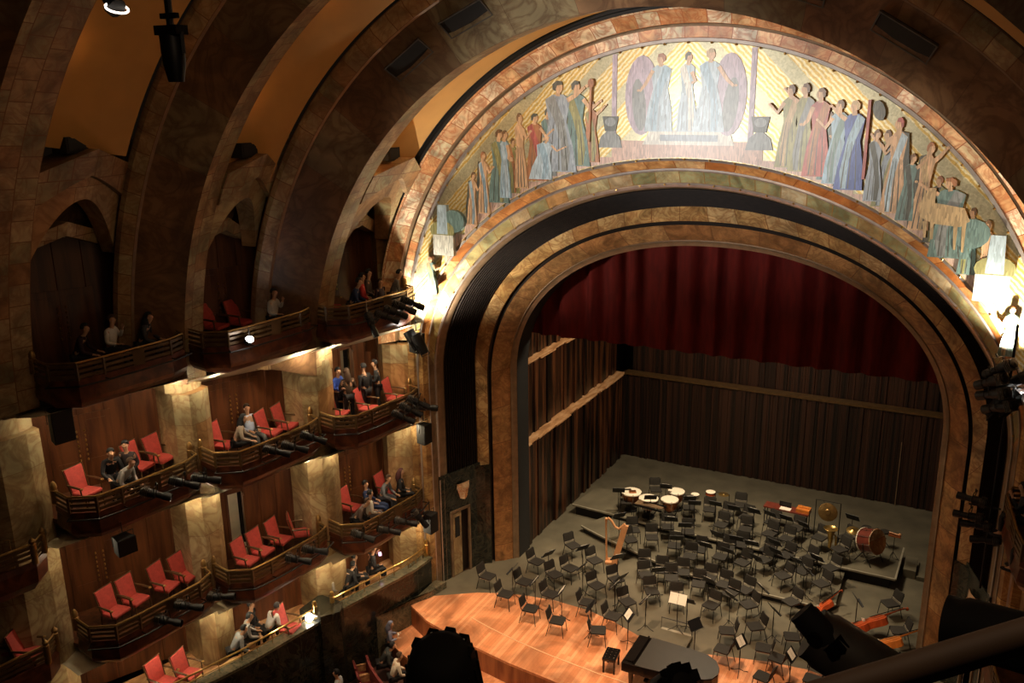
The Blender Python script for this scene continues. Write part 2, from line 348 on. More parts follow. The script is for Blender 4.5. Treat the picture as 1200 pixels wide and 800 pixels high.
su = t.nodes.new('ShaderNodeMath'); su.operation = 'SUBTRACT'; t.links.new(sx.outputs[1], su.inputs[0]); t.links.new(ab.outputs[0], su.inputs[1])
cb = t.nodes.new('ShaderNodeCombineXYZ'); t.links.new(ad.outputs[0], cb.inputs[0]); t.links.new(su.outputs[0], cb.inputs[1])
wv = t.nodes.new('ShaderNodeTexWave'); wv.inputs['Scale'].default_value = 2.1; wv.inputs['Distortion'].default_value = 3.0; wv.inputs['Detail'].default_value = 1.0; wv.inputs['Detail Scale'].default_value = 1.6
t.links.new(cb.outputs[0], wv.inputs['Vector'])
r = ramp(t, [(.30, (.60, .40, .10)), (.55, (.70, .52, .20)), (.75, (.76, .66, .40))]); t.links.new(wv.outputs['Fac'], r.inputs[0])
# broad quiet beams
wb = t.nodes.new('ShaderNodeTexWave'); wb.inputs['Scale'].default_value = .22; wb.inputs['Distortion'].default_value = .3; wb.inputs['Phase Offset'].default_value = 1.3; t.links.new(cb.outputs[0], wb.inputs['Vector'])
rb = ramp(t, [(.70, (0, 0, 0)), (.78, (1, 1, 1))]); t.links.new(wb.outputs['Fac'], rb.inputs[0])
c1 = mixc(t, rb.outputs[0], r.outputs[0], (.46, .42, .26))
vo = t.nodes.new('ShaderNodeTexVoronoi'); vo.inputs['Scale'].default_value = 22; t.links.new(tc.outputs['UV'], vo.inputs['Vector'])
rv = ramp(t, [(0, (.72, .72, .72)), (1, (1.15, 1.15, 1.15))]); t.links.new(vo.outputs['Color'], rv.inputs[0])
c2 = mixc(t, 1.0, c1, rv.outputs[0], 'MULTIPLY'); t.links.new(c2, b.inputs['Base Color'])
b.inputs['Roughness'].default_value = .33; b.inputs['Metallic'].default_value = .15; M['gold'] = m
mur = empty('arch_mosaic', (0, YM, 9)); tag(mur, 'crescent mosaic with gold ground and robed figures above the stage opening', 'mosaic')
mb = MB(); mb.loft(rows, uv=uv); o = mb.build('gold_ground', M['gold']); o.parent = mur; o.location = (0, -YM, -9)
def tess(name, col, rough=.35):
    m, t, b = nt(name); tc = t.nodes.new('ShaderNodeTexCoord'); vo = t.nodes.new('ShaderNodeTexVoronoi'); vo.inputs['Scale'].default_value = 20
    mp = t.nodes.new('ShaderNodeMapping'); mp.inputs['Scale'].default_value = (1.6, 1, .28); t.links.new(tc.outputs['Object'], mp.inputs[0]); t.links.new(mp.outputs[0], vo.inputs['Vector'])
    r = ramp(t, [(0, tuple(c*.62 for c in col)), (.6, col), (1, tuple(min(1, c*1.35) for c in col))]); t.links.new(vo.outputs['Color'], r.inputs[0])
    t.links.new(r.outputs[0], b.inputs['Base Color']); b.inputs['Roughness'].default_value = rough; return m
TM = {k: tess('tesserae_'+k, c) for k, c in dict(blue=(.30, .42, .50), paleblue=(.42, .52, .58), deep=(.09, .13, .34), teal=(.16, .24, .22), olive=(.30, .28, .12),
      red=(.40, .11, .09), rust=(.38, .17, .08), lilac=(.44, .36, .42), flesh=(.60, .38, .22), hair=(.18, .10, .05), pink=(.56, .38, .30), grey=(.24, .25, .24), steel=(.30, .34, .38), white=(.66, .64, .56), dark=(.10, .10, .08), tan=(.48, .34, .18)).items()}
LAY = [0]
def inlay(name, pieces):
    """pieces: (colour, polygon in x,z); one part per figure, thin raised tesserae"""
    cols = []; b = MB()
    for c, poly in pieces:
        if c not in cols: cols.append(c)
        b.mi = cols.index(c); LAY[0] += 1; d = .010+.0004*LAY[0]
        n = len(poly); i0 = b._a([(p[0], -d, p[1]-9) for p in poly]+[(p[0], 0, p[1]-9) for p in poly])
        b.face(range(i0, i0+n))
        for i in range(n): j = (i+1) % n; b.face((i0+i, i0+j, i0+n+j, i0+n+i))
    return b.build(name, [TM[c] for c in cols], mur)
def ell(cx, cz, rx, rz, n=14, rot=0): return [(cx+rx*math.cos(2*PI*i/n)*math.cos(rot)-rz*math.sin(2*PI*i/n)*math.sin(rot), cz+rx*math.cos(2*PI*i/n)*math.sin(rot)+rz*math.sin(2*PI*i/n)*math.cos(rot)) for i in range(n)]
def strip(pts, w): # thick line
    L = []; R = []
    for i, p in enumerate(pts):
        a = pts[max(0, i-1)]; c = pts[min(len(pts)-1, i+1)]; dx, dz = c[0]-a[0], c[1]-a[1]; l = math.hypot(dx, dz) or 1
        ww = w[i] if isinstance(w, (list, tuple)) else w
        L.append((p[0]-dz/l*ww, p[1]+dx/l*ww)); R.append((p[0]+dz/l*ww, p[1]-dx/l*ww))
    return L+R[::-1]
def robed(x, z0, h, robe, second=None, hair='hair', lean=0, face=1, arm=None, wide=1.0, back=None):
    s = h/1.7; q = lambda dx, dz: (x+(dx*wide+lean*dz/1.7)*s*face, z0+dz*s)
    P = []
    if back: P.append((back, [q(-.26, .02), q(-.33, .6), q(-.22, 1.45), q(.05, 1.5), q(.12, .7), q(.05, 0)]))
    P.append((robe, [q(-.25, 0), q(-.22, .5), q(-.14, .95), q(-.20, 1.38), q(-.08, 1.47), q(.08, 1.47), q(.19, 1.38), q(.14, .95), q(.24, .5), q(.30, 0)]))
    if second: P.append((second, [q(-.20, 1.38), q(-.06, 1.46), q(.10, 1.0), q(.20, .35), q(.16, .02), q(.06, .02), q(.04, .6), q(-.06, 1.0)]))
    for k in (-.12, .02, .15): P.append(('steel' if robe in ('blue', 'paleblue') else 'dark', strip([q(k, .03), q(k*.8, .5), q(k*.5, .95)], [.012*s, .01*s, .004*s])))
    P.append(('flesh', strip([q(0, 1.44), q(.01, 1.53)], .045*s)))
    P.append(('flesh', ell(*q(.02, 1.60), .075*s, .10*s)))
    P.append((hair, [q(-.08, 1.56), q(-.085, 1.66), q(-.02, 1.73), (q(.06, 1.71)), q(.07, 1.65), q(-.01, 1.64), q(-.04, 1.54)]))
    am = arm or [(.15, 1.36), (.26, 1.12), (.36, 1.22)]
    P.append(('flesh', strip([q(*a) for a in am], [.045*s, .038*s, .026*s][:len(am)])))
    P.append(('flesh', ell(*q(am[-1][0]+.03, am[-1][1]+.02), .035*s, .03*s, 8)))
    return P
# rising stairs along the lower edge
def stairs(sg):
    P = []
    xs = [1.7, 2.9, 3.7, 4.4, 5.0, 5.55, 6.1, 6.6, 7.0, 7.4, 7.8]
    for a, c in zip(xs, xs[1:]):
        zt = low_z(a)+.10; n = 4
        P.append(('pink', [(sg*a, zt), (sg*c, zt)]+[(sg*(c-(c-a)*k/n), low_z(c-(c-a)*k/n)+.02) for k in range(n+1)]))
    return P
inlay('stair_inlay', stairs(-1)); inlay('stair_inlay', stairs(1))
inlay('plinth_inlay', [('pink', [(-2.1, low_z(2)+.02), (-2.1, 15.95), (2.1, 15.95), (2.1, low_z(2)+.02)]+[(x, low_z(x)+.02) for x in (1.4, .7, 0, -.7, -1.4)]), ('white', [(-1.2, 15.85), (-1.0, 16.25), (1.2, 16.25), (1.35, 15.85)]), ('steel', [(-.7, 15.95), (-.7, 16.12), (.9, 16.12), (.9, 15.95)])])
# two tall lilac shafts framing the centre
for x in (-2.05, 1.75): inlay('shaft_inlay', [('lilac', [(x-.07, 15.95), (x-.07, math.sqrt(RM**2-x*x)+ZM-.12), (x+.07, math.sqrt(RM**2-x*x)+ZM-.12), (x+.07, 15.95)])])
# lilac rounded niches and three pale blue robed figures
inlay('niche_inlay', [('lilac', ell(-1.25, 17.15, .48, 1.05, 20)), ('grey', ell(-1.32, 16.9, .2, .7, 14, .1))])
inlay('niche_inlay', [('lilac', ell(1.15, 17.15, .46, 1.05, 20)), ('grey', ell(1.2, 16.9, .2, .7, 14, -.1))])
inlay('figure_inlay', robed(-.72, 16.2, 2.0, 'paleblue', 'blue', 'rust', 0, -1, wide=1.25, arm=[(.15, 1.36), (.30, 1.05), (.40, .9)]))
inlay('figure_inlay', robed(.02, 16.2, 2.02, 'paleblue', 'white', 'dark', 0, 1, wide=.9, arm=[(.1, 1.3), (.2, 1.1), (.1, 1.05)]))
inlay('figure_inlay', robed(.62, 16.2, 2.08, 'paleblue', 'blue', 'tan', 0, 1, wide=1.2, arm=[(.15, 1.36), (.32, 1.08), (.44, .95)]))
for x, sg in ((-2.15, -1), (2.0, 1)): inlay('urn_inlay', [('grey', [(x-.36, 15.75), (x-.28, 16.05), (x-.1, 16.2), (x+.1, 16.2), (x+.28, 16.05), (x+.36, 15.75)]), ('dark', [(x-.16, 16.2), (x-.24, 16.6), (x+.24, 16.6), (x+.16, 16.2)]), ('grey', ell(x, 16.45, .16, .12))])
FIG = [(-3.5, 1.5, 'olive', 'dark', 'hair', .0, 1, .8), (-4.1, 1.55, 'grey', 'teal', 'dark', .0, 1, .9), (-5.25, 1.3, 'olive', 'rust', 'hair', 0, 1, .8), (2.92, 1.3, 'grey', None, 'hair', 0, -1, .7), (3.72, 1.35, 'teal', 'dark', 'hair', 0, -1, .8), (4.12, 1.3, 'dark', 'deep', 'hair', 0, -1, .8), (5.1, 1.5, 'olive', 'steel', 'hair', 0, -1, .8), (6.35, 1.3, 'dark', 'olive', 'rust', 0, -1, .9), (7.15, 1.3, 'teal', 'olive', 'hair', 0, -1, .8), # x, height, robe, second, hair, lean, face, wide
 (-2.75, 1.35, 'rust', 'olive', 'hair', .05, 1, 1.0), (-3.2, 1.9, 'teal', 'olive', 'dark', .0, 1, 1.15), (-3.75, 2.05, 'steel', 'grey', 'dark', .0, 1, 1.35), (-4.45, 1.55, 'rust', 'red', 'dark', -.05, 1, 1.1),
 (-4.95, 1.75, 'flesh', None, 'hair', -.05, 1, .62), (-4.35, 1.0, 'paleblue', 'blue', 'flesh', .35, 1, 1.9), (-5.75, 1.75, 'teal', 'olive', 'hair', .05, 1, 1.0), (-5.5, 1.6, 'blue', 'paleblue', 'hair', .0, 1, .6),
 (-6.25, 1.5, 'flesh', 'blue', 'rust', .0, 1, .7), (-6.7, 1.3, 'flesh', 'blue', 'hair', .1, 1, .7),
 (2.75, 1.65, 'olive', 'tan', 'hair', .0, -1, .9), (3.1, 1.75, 'olive', 'grey', 'hair', .0, -1, .9), (3.48, 1.75, 'red', 'rust', 'hair', .0, -1, .95), (3.95, 1.65, 'blue', 'teal', 'hair', .0, -1, .9), (4.3, 1.75, 'deep', 'blue', 'tan', .0, -1, 1.0),
 (4.85, 1.4, 'steel', 'dark', 'hair', .0, 1, .8), (5.35, 1.85, 'flesh', 'paleblue', 'red', .0, -1, .75), (5.95, 1.7, 'flesh', 'tan', 'rust', .1, 1, .7), (5.62, 1.3, 'teal', 'dark', 'hair', .1, 1, .8),
 (6.75, 1.55, 'teal', 'grey', 'rust', .15, -1, 1.5), (7.55, 1.45, 'flesh', None, 'hair', .05, -1, .65)]
for x, h, c1_, c2_, hr, ln, fc, wd in FIG:
    h *= 1.22
    z0 = low_z(abs(x))+.16
    arm = random.choice([[(.15, 1.36), (.30, 1.15), (.46, 1.3)], [(.15, 1.36), (.24, 1.1), (.34, 1.0)], [(.15, 1.36), (.28, 1.45), (.42, 1.6)]])
    inlay('figure_inlay', robed(x, z0, h, c1_, c2_, hr, ln, fc, arm, wd, back='dark' if c1_ in ('flesh',) and c2_ else None))
# a spear, a banner pole, a bush and two stone blocks
inlay('staff_inlay', [('rust', strip([(-2.75, 15.9), (-2.7, 17.55)], .03)), ('rust', ell(-2.7, 17.5, .09, .12))])
inlay('staff_inlay', [('red', strip([(4.62, 15.1), (4.62, 17.0)], .035)), ('dark', ell(4.85, 16.75, .14, .25, 10, .3))])
for sg in (-1, 1):
    inlay('shrub_inlay', [('teal', ell(sg*7.35 if sg < 0 else 7.15, 13.4 if sg < 0 else 13.9, .42, .36)), ('olive', ell(sg*7.75, 13.1, .45, .3))])
    inlay('block_inlay', [('white', [(sg*7.35, 12.3), (sg*7.35, 12.95), (sg*8.1, 12.95), (sg*8.1, 12.3)]), ('paleblue', [(sg*7.55, 12.98), (sg*7.58, 13.9), (sg*7.9, 13.9), (sg*7.95, 12.98)])])
    inlay('figure_inlay', robed(sg*8.25, 11.0, 1.2, 'teal', 'tan', 'rust', 0, -sg))
# doe-coloured standing animal block at the right end of the stairs: plain tan shape with four legs
inlay('animal_inlay', [('tan', [(6.0, 14.25), (5.95, 14.55), (6.15, 14.95), (6.3, 14.95), (6.3, 14.6), (6.95, 14.5), (7.1, 14.2), (6.9, 14.05), (6.3, 14.1)])]+[('tan', strip([(x, 14.15), (x+.03, z)], [.05, .025])) for x, z in ((6.12, 13.75), (6.28, 13.72), (6.8, 13.5), (6.98, 13.45))])
# rim of the mosaic
rim = MB(); rr = []
for tt in TS:
    p = Vector(mo_out(tt)); c = Vector((0, 0, max(ZM, 0))); d = (Vector((p.x, 0, p.z))-Vector((0, 0, min(p.z, ZM)))).normalized()
    rr.append([p+d*(-.10)+Vector((0, -.02, 0)), p+d*(-.08)+Vector((0, -.07, 0)), p+d*.0+Vector((0, -.09, 0)), p+d*.03+Vector((0, -.03, 0))])
rim.loft(rr); structure(rim.build('trim_mosaic_rim', M['moulding_light'], smooth=True))
st = MB()
for i in range(45):
    p = mo_out(-.58+1.16*i/44); st.ball((p[0]*.988, p[1]-.06, ZM+(p[2]-ZM)*.988), .035, 8, 4)
structure(st.build('trim_rim_studs', M['brass']))

# ------------------------------------------------------------------ vault: telescoping rings
def vring(y, R, zc, th, up=False): return (-R*math.cos(th), y, zc+R*math.sin(th))
def vband(name, prof, mat, th0=0.0, n=64, th1=None):
    th1 = PI-th0 if th1 is None else th1
    rows = []; uv = []; v = 0
    for k, (y, R, zc) in enumerate(prof):
        if k: v += math.dist(prof[k-1][:2], (y, R))
        rows.append([vring(y, R, zc, th0+(th1-th0)*i/n) for i in range(n+1)])
        uv.append([((th0+(th1-th0)*i/n)*prof[0][1], v) for i in range(n+1)])
    b = MB(); b.loft(rows, uv=uv); return structure(b.build(name, mat, smooth=True))
# light double band outside the mosaic
vband('trim_cream_onyx', [(-3.40, 9.33, 9.27), (-3.46, 9.62, 9.26)], M['onyx_cream'])
vband('trim_groove', [(-3.46, 9.62, 9.26), (-3.40, 9.63, 9.26), (-3.42, 9.69, 9.25), (-3.62, 9.70, 9.25)], M['moulding'])
vband('trim_cream_onyx', [(-3.62, 9.70, 9.25), (-3.80, 10.0, 9.2), (-4.0, 10.12, 9.2)], M['onyx_cream'])
vband('trim_trough', [(-4.0, 10.12, 9.2), (-4.02, 10.2, 9.2), (-3.96, 10.24, 9.2), (-3.98, 10.34, 9.2), (-4.2, 10.36, 9.2)], M['black_matte'], .5)
def bay_vault(y0, R0, y1, R1, zc0, zc1, yd, Rd, zd, ys, Rs, th0, last=False):
    """cove from y0 (stage side) to y1, soffit rib to yd arris, dark panels out to ys"""
    vband('ceiling_cove', [(y0-.15, R0+.16, zc0), ((y0+y1)/2, R0+.42, (zc0+zc1)/2), (y1, R1+.62, zc1)], M['plaster'], th0)
    vband('ceiling_rib', [(y1, R0+.65, zc1), (y1, R1, zc1), (yd, Rd, zd)], M['onyx_rib'])
    if not last:
        a = (yd, Rd, zd); dk = [(a[0]+(ys[0]-a[0])*k, a[1]+(ys[1]-a[1])*k, a[2]+(ys[2]-a[2])*k) for k in (0, .45, .9)]
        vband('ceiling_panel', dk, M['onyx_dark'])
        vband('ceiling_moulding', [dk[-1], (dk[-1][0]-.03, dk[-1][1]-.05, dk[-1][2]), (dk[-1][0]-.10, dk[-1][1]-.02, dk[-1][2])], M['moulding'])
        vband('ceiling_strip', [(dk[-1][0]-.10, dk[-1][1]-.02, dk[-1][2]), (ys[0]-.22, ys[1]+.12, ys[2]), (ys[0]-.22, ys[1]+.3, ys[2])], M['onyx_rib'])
bay_vault(-4.0, 10.15, -6.3, 10.2, 9.2, 9.0, -7.2, 10.1, 9.0, (-8.2, 11.2, 9.4), None, .52)
bay_vault(-8.4, 11.35, -10.2, 11.5, 9.4, 9.7, -11.0, 11.35, 9.7, (-11.95, 12.35, 9.9), None, .50)
bay_vault(-12.15, 12.45, -14.5, 12.6, 9.9, 10, -15.7, 12.75, 10, (-16.8, 13.8, 10.2), None, .50)
bay_vault(-17, 14.0, -19.3, 14.1, 10.2, 10.3, -20.2, 14.0, 10.3, (-21, 15, 10.5), None, .50)
# flush speaker grilles set in the dark panels
def vent(y, R, zc, th, w_=1.2, h_=.42, lab='', tilt=.0):
    c = Vector(vring(y, R, zc, th)); tx = Vector((math.sin(th), 0, math.cos(th)))
    axis_r = Vector((-math.cos(th), 0, math.sin(th)))
    q = (axis_r*1.0+Vector((0, -1, 0))*1.0).normalized()      # along the splay
    nn = tx.cross(q).normalized()
    if nn.y > 0: nn = -nn
    Mx = Matrix(((tx.x, q.x, nn.x, c.x), (tx.y, q.y, nn.y, c.y), (tx.z, q.z, nn.z, c.z), (0, 0, 0, 1)))
    e = empty('ceiling_vent'); e.matrix_world = Mx
    MB().box((0, 0, 0), (w_, h_, .05)).build('grille_face', M['black_matte'], e)
    f = MB()
    for a, d in (((0, h_/2, .03), (w_+.05, .03, .05)), ((0, -h_/2, .03), (w_+.05, .03, .05)), ((w_/2, 0, .03), (.03, h_, .05)), ((-w_/2, 0, .03), (.03, h_, .05))): f.box(a, d)
    f.build('frame', M['grey_case'], e)
    tag(e, lab, 'vent', 'dark grilles in the ceiling panels'); return e
for th, lab in ((.99, 'dark rectangular grille over the brightly lit orange cove, lower of two'), (1.17, 'dark rectangular grille over the brightly lit orange cove, upper of two'), (2.13, 'dark rectangular grille behind the hanging lamp beyond the horn players'), (1.91, 'sliver of dark grille at the top edge above the mosaic')):
    vent(-7.72, 10.62+.05, 9.2, th, 1.25, .5, lab)
vent(-11.5, 11.88, 9.8, 1.04, 1.3, .45, 'dark slot grille in the shaded onyx between two ribs, by the hanging lamp')

# ------------------------------------------------------------------ side walls: piers, alcoves, balconies
A0 = Vector((-9.2, -3.7)); DV = Vector((-3.5, -11.4)).normalized(); NV = Vector((-DV.y, DV.x))
def XY(s_, n_, sg=-1):
    p = A0+DV*s_+NV*n_; return (p.x if sg < 0 else -p.x, p.y)
def mir(poly, sg): return [(p[0] if sg < 0 else -p[0], p[1]) for p in poly]
FL = {1: 10.4, 2: 6.95, 3: 3.3, 4: .8}
TOPW = {1: 14.6, 2: 9.2, 3: 5.75, 4: 2.75}
PIERS = {'PC': [(-10.9, -6.35), (-10.2, -6.35), (-10.12, -6.75), (-10.14, -7.2), (-10.5, -7.5), (-11.45, -7.28), (-13.4, -7.3), (-13.4, -6.6), (-11.4, -6.55)],
         'PB': [(-12.3, -10.2), (-11.5, -10.2), (-11.36, -10.5), (-11.38, -11.0), (-11.8, -11.22), (-12.85, -10.92), (-14.6, -10.9), (-14.6, -10.25)],
         'PA': [(-14.4, -14.3), (-12.8, -14.5), (-12.72, -14.9), (-12.8, -15.6), (-13.3, -16.2), (-13.9, -16.7), (-16, -17), (-16, -14.6)]}
for sg in (-1, 1):
    side = 'left' if sg < 0 else 'right'
    for k, pl in PIERS.items(): 
        b = MB(); b.prism(mir(pl, sg), -1.6, 9.4); b.prism([(p[0]+(.0 if i > 5 or i == 0 else -.25)*(1 if sg < 0 else -1), p[1]) for i, p in enumerate(mir(pl, sg))], 9.4, 16.2)
        structure(b.build('wall_pier', M['onyx_pier']))
    # stage side pilasters, stepping from the grille frame out to the box
    for pl, mt in (([(-8.6, -2.42), (-8.72, -2.8), (-8.82, -3.02), (-9.4, -3.0), (-9.4, -2.42)], M['jamb_grey']),
                   ([(-8.80, -3.0), (-8.90, -3.22), (-9.08, -3.30), (-9.6, -3.1)], M['onyx_jamb']), ([(-9.06, -3.28), (-9.12, -3.42), (-9.34, -3.46), (-9.8, -3.2)], M['onyx_jamb']),
                   ([(-9.32, -3.44), (-9.40, -3.60), (-9.66, -3.66), (-10, -3.3)], M['onyx_pier']), ([(-9.64, -3.64), (-9.80, -3.80), (-10.1, -3.84), (-10.62, -3.42), (-12, -3.35), (-12, -3.0), (-10, -3.0)], M['onyx_pier'])):
        b = MB(); b.prism(mir(pl, sg), -1.6, 9.15); structure(b.build('wall_pilaster', mt))
    b = MB(); b.prism(mir([(-10.1, -3.84), (-10.62, -3.42), (-12, -3.35), (-12, -3.0), (-10, -3.0)], sg), 9.1, 16); structure(b.build('wall_pilaster', M['onyx_pier']))
BAYS = {'C': dict(b=-.05, wall=((-10.6, -3.42), (-11.45, -6.58)), cove=(-4.0, -6.3), R=10.12, zc=9.05, dz=0),
        'B': dict(b=3.85, wall=((-11.43, -7.27), (-12.7, -10.3)), cove=(-8.4, -10.2), R=11.45, zc=9.6, dz=.35),
        'A': dict(b=7.75, wall=((-12.83, -10.92), (-14.5, -14.7)), cove=(-12.15, -14.5), R=12.6, zc=9.95, dz=.7)}
def offs(poly, d):
    """offset an open polyline (s,n) outward (towards +n side)"""
    out = []
    for i, p in enumerate(poly):
        a = Vector(poly[max(0, i-1)]); c = Vector(poly[min(len(poly)-1, i+1)]); t = (c-a).normalized(); nn = Vector((-t.y, t.x)); out.append((p[0]+nn.x*d, p[1]+nn.y*d))
    return out
RAIL = [(0, 0), (.03, .45), (.5, .72), (2.35, 1.08), (3.0, 1.15), (3.52, .72), (3.6, 0)]
RAIL_D = RAIL
ALC = {}
def balcony(bay, tier, sg, label):
    q = BAYS[bay]; f = FL[tier]; b0 = q['b']; zr = f+.85
    base = [(b0+s_, n_) for s_, n_ in RAIL]
    def P(d, z): return [(*XY(s_, n_, sg), z) for s_, n_ in offs(base, d)]
    root = empty('balcony', (*XY(b0+1.8, .2, sg), f)); tag(root, label, 'balcony', 'box balconies on the side walls')
    inv = Matrix.Translation((-root.location.x, -root.location.y, -f))
    b = MB(); b.M = inv
    b.loft([P(0, zr-.42), P(.02, zr-.42), P(.03, zr-.55), P(.0, zr-.60), P(.05, zr-.9), P(.02, zr-1.0), P(-.10, zr-1.14), P(-.16, zr-1.12), P(-.45, zr-1.28), P(-.5, zr-1.0)])
    b.loft([P(-.04, zr-.42), P(-.04, zr-.85)]); b.loft([P(0, zr-.42), P(-.04, zr-.42)])
    b.build('fascia', M['wood_fascia'], root)
    b = MB(); b.M = inv
    w0, w1 = q['wall']; fl = [(*XY(s_, n_, sg),) for s_, n_ in offs(base, -.04)]+[mir([w1], sg)[0], mir([w0], sg)[0]]
    if sg > 0 or True: b.prism(fl, f-.12, f)
    b.build('floor_slab', M['wood_red'], root)
    b = MB(); b.M = inv
    for z0, z1 in ((zr-.12, zr-.05), (zr-.25, zr-.18), (zr-.39, zr-.31)):
        b.loft([[*r] for r in zip(P(.02, z0), P(.02, z1), P(-.02, z1), P(-.02, z0))], ring=True)
    for i in (1, 2, 3, 4, 5): x, y, z = P(0, 0)[i]; b.box((x, y, zr-.23), (.07, .07, .42), .3)
    x, y, _ = [(u+v)/2 for u, v in zip(P(0, 0)[2], P(0, 0)[3])]; b.box((x, y, zr-.23), (.3, .1, .42), math.atan2(DV.y, DV.x*(1 if sg < 0 else -1)))
    b.build('slatted_rail', M['rail_wood'], root)
    b = MB(); b.M = inv; b.tube(P(0, zr+.0), .028, 6); b.build('hand_rail', M['brass_dull'], root, smooth=True)
    for i in (0, -1):
        x, y, _ = P(0, 0)[i]; b = MB(); b.M = inv
        b.lathe([(.09, 0), (.09, .35), (.07, .37), (.085, .42), (.075, .5), (.04, .57), (.0, .6)], 12, (x, y, zr-.35)); b.build('newel_post', M['brass_dull'], root, smooth=True)
    return root
def light_bar(bay, tier):
    b0 = BAYS[bay]['b']; zr = FL[tier]+.85; base = [(b0+s_, n_) for s_, n_ in RAIL[1:-1]]
    pts = [(*XY(s_, n_, -1), zr-.52) for s_, n_ in offs(base, .24)]; e = empty('lighting_bar', pts[0]); inv = Matrix.Translation([-c for c in pts[0]])
    b = MB(); b.M = inv; b.tube(pts, .024, 8); b.build('pipe', M['black'], e)
    for i in range(len(pts)):
        q_ = [(*XY(s_, n_, -1), zr-.52) for s_, n_ in offs(base, .0)][i]; b = MB(); b.M = inv; b.cyl(pts[i], q_, .016, n=6); b.build('bracket', M['black'], e)
    tag(e, 'lighting bar, balcony front, %s, %s' % (TN[tier], BN[bay]), 'pipe', 'lighting bars on the balcony fronts')
TN = {1: 'top tier', 2: 'second tier from the top', 3: 'third tier from the top', 4: 'lowest tier'}
BN = {'C': 'against the proscenium', 'B': 'in the middle bay', 'A': 'in the bay far from the stage'}
def alcove(bay, tier, sg):
    q = BAYS[bay]; w0, w1 = q['wall']; f = FL[tier]; top = TOPW[tier]+(.25 if bay == 'A' else 0); side = 'left' if sg < 0 else 'right'
    a, c = mir([w0], sg)[0], mir([w1], sg)[0]; dx, dy = c[0]-a[0], c[1]-a[1]; L = math.hypot(dx, dy); nx, ny = -dy/L, dx/L
    if (nx < 0) == (sg < 0): nx, ny = -nx, -ny      # outward, away from the hall
    nx, ny = (-abs(nx) if sg < 0 else abs(nx)), ny
    b = MB()
    pt = lambda u, z, o=0: (a[0]+dx*u-nx*o, a[1]+dy*u-ny*o, z)
    b.mi = 0; pk = .3 if bay == 'A' else 0
    doorgap = []
    def panel(u0, u1, z0, z1, z1b=None):
        z1b = z1 if z1b is None else z1b
        b.poly([pt(u0, z0), pt(u1, z0), pt(u1, z1b), pt(u0, z1)], ((u0*L, z0), (u1*L, z0), (u1*L, z1), (u0*L, z1)))
    zt = lambda u: top+pk*(1-abs(2*u-1))+.03
    n = 6
    op = None
    if (bay, tier) in (('C', 2), ('B', 3)) and sg < 0: op = 2 if bay == 'C' else 3
    for k in range(n):
        u0, u1 = k/n, (k+1)/n
        if op is not None and k == op: panel(u0, u1, f+2.15, zt(u0), zt(u1)); continue
        panel(u0, u1, f, zt(u0), zt(u1))
    b.mi = 0
    for k in range(n+1): # moulded stiles
        u = min(max(k/n, .01), .99); w_ = .035
        if op is not None and k in (op, op+1): pass
        A_, B_ = pt(u-w_/L, f, 0), pt(u+w_/L, f, 0); C_, D_ = pt(u+w_/L, f, .03), pt(u-w_/L, f, .03)
        b.prism([A_[:2], B_[:2], C_[:2], D_[:2]], f, zt(u)-.02)
    structure(b.build('wall_'+side+'_panelling', M['wood_red']))
    if op is not None:   # lit lobby seen through the open door
        b = MB(); u0, u1 = op/n, (op+1)/n
        b.poly([pt(u0-.3, f, -1.2), pt(u1+.3, f, -1.2), pt(u1+.3, f+2.6, -1.2), pt(u0-.3, f+2.6, -1.2)]); b.poly([pt(u0-.3, f, -1.2), pt(u1+.3, f, -1.2), pt(u1+.3, f, 0), pt(u0-.3, f, 0)])
        structure(b.build('wall_lobby', M['ceil_cream']))
        c_ = pt((u0+u1)/2, f+1.9, -.6); lamp('lobby_lamp', 'POINT', c_, 8, (1, .78, .5), size=.1)
        d = empty('door_leaf', pt(u0, f)); m_ = MB(); m_.box((.0, 0, 1.05), (.05, L/n, 2.1)); m_.box((.03, 0, 1.5), (.02, L/n*.6, .8)); m_.box((.03, 0, .55), (.02, L/n*.6, .6)); o_ = m_.build('panel', M['wood_red'], d)
        h_ = MB(); h_.cyl((.06, .12, .5), (.06, .12, 1.75), .018); h_.build('pull_bar', M['brass'], d); d.rotation_euler = (0, 0, .9)
        tag(d, 'open wooden door leaf with long brass bar at the back of the '+('standing group’s' if bay == 'C' else 'middle empty')+' box', 'door')
    else:                # closed double door with brass bars
        dd = empty('door_pair', pt(.5, f)); ang = math.atan2(dy, dx)
        for s_ in (-1, 1):
            m_ = MB(); c0 = s_*.42
            m_.box((c0, 0, 1.05), (.8, .05, 2.1)); 
            for z_, h_ in ((.5, .6), (1.45, .95)): m_.box((c0, 0, z_), (.5, .08, h_))
            lf = m_.build('door_leaf', M['wood_red'], dd)
            h_ = MB()
            for zz in range(7): h_.ball((c0-s_*.32, 0, .8+zz*.14), (.03, .07, .045), 8, 4)
            h_.build('door_pull', M['brass'], lf)
        dd.rotation_euler = (0, 0, ang); dd['kind'] = 'structure'; dd.name = 'door_1'
    # back half of the ceiling: slopes up from the panelling to the underside of the balcony above
    if tier > 1:
        ff = FL[tier-1]; zz = ff+.85-1.22; b = MB()
        s0, s1 = q['b']-.25, q['b']+3.95
        e0, e1 = XY(s0, .55, sg), XY(s1, .75, sg)
        b.poly([(a[0], a[1], top), ((a[0]+c[0])/2, (a[1]+c[1])/2, top+pk), ((e0[0]+e1[0])/2, (e0[1]+e1[1])/2, zz+.0), (e0[0], e0[1], zz)])
        b.poly([((a[0]+c[0])/2, (a[1]+c[1])/2, top+pk), (c[0], c[1], top), (e1[0], e1[1], zz), ((e0[0]+e1[0])/2, (e0[1]+e1[1])/2, zz+.0)])
        structure(b.build('ceiling_soffit', M['ceil_cream']))
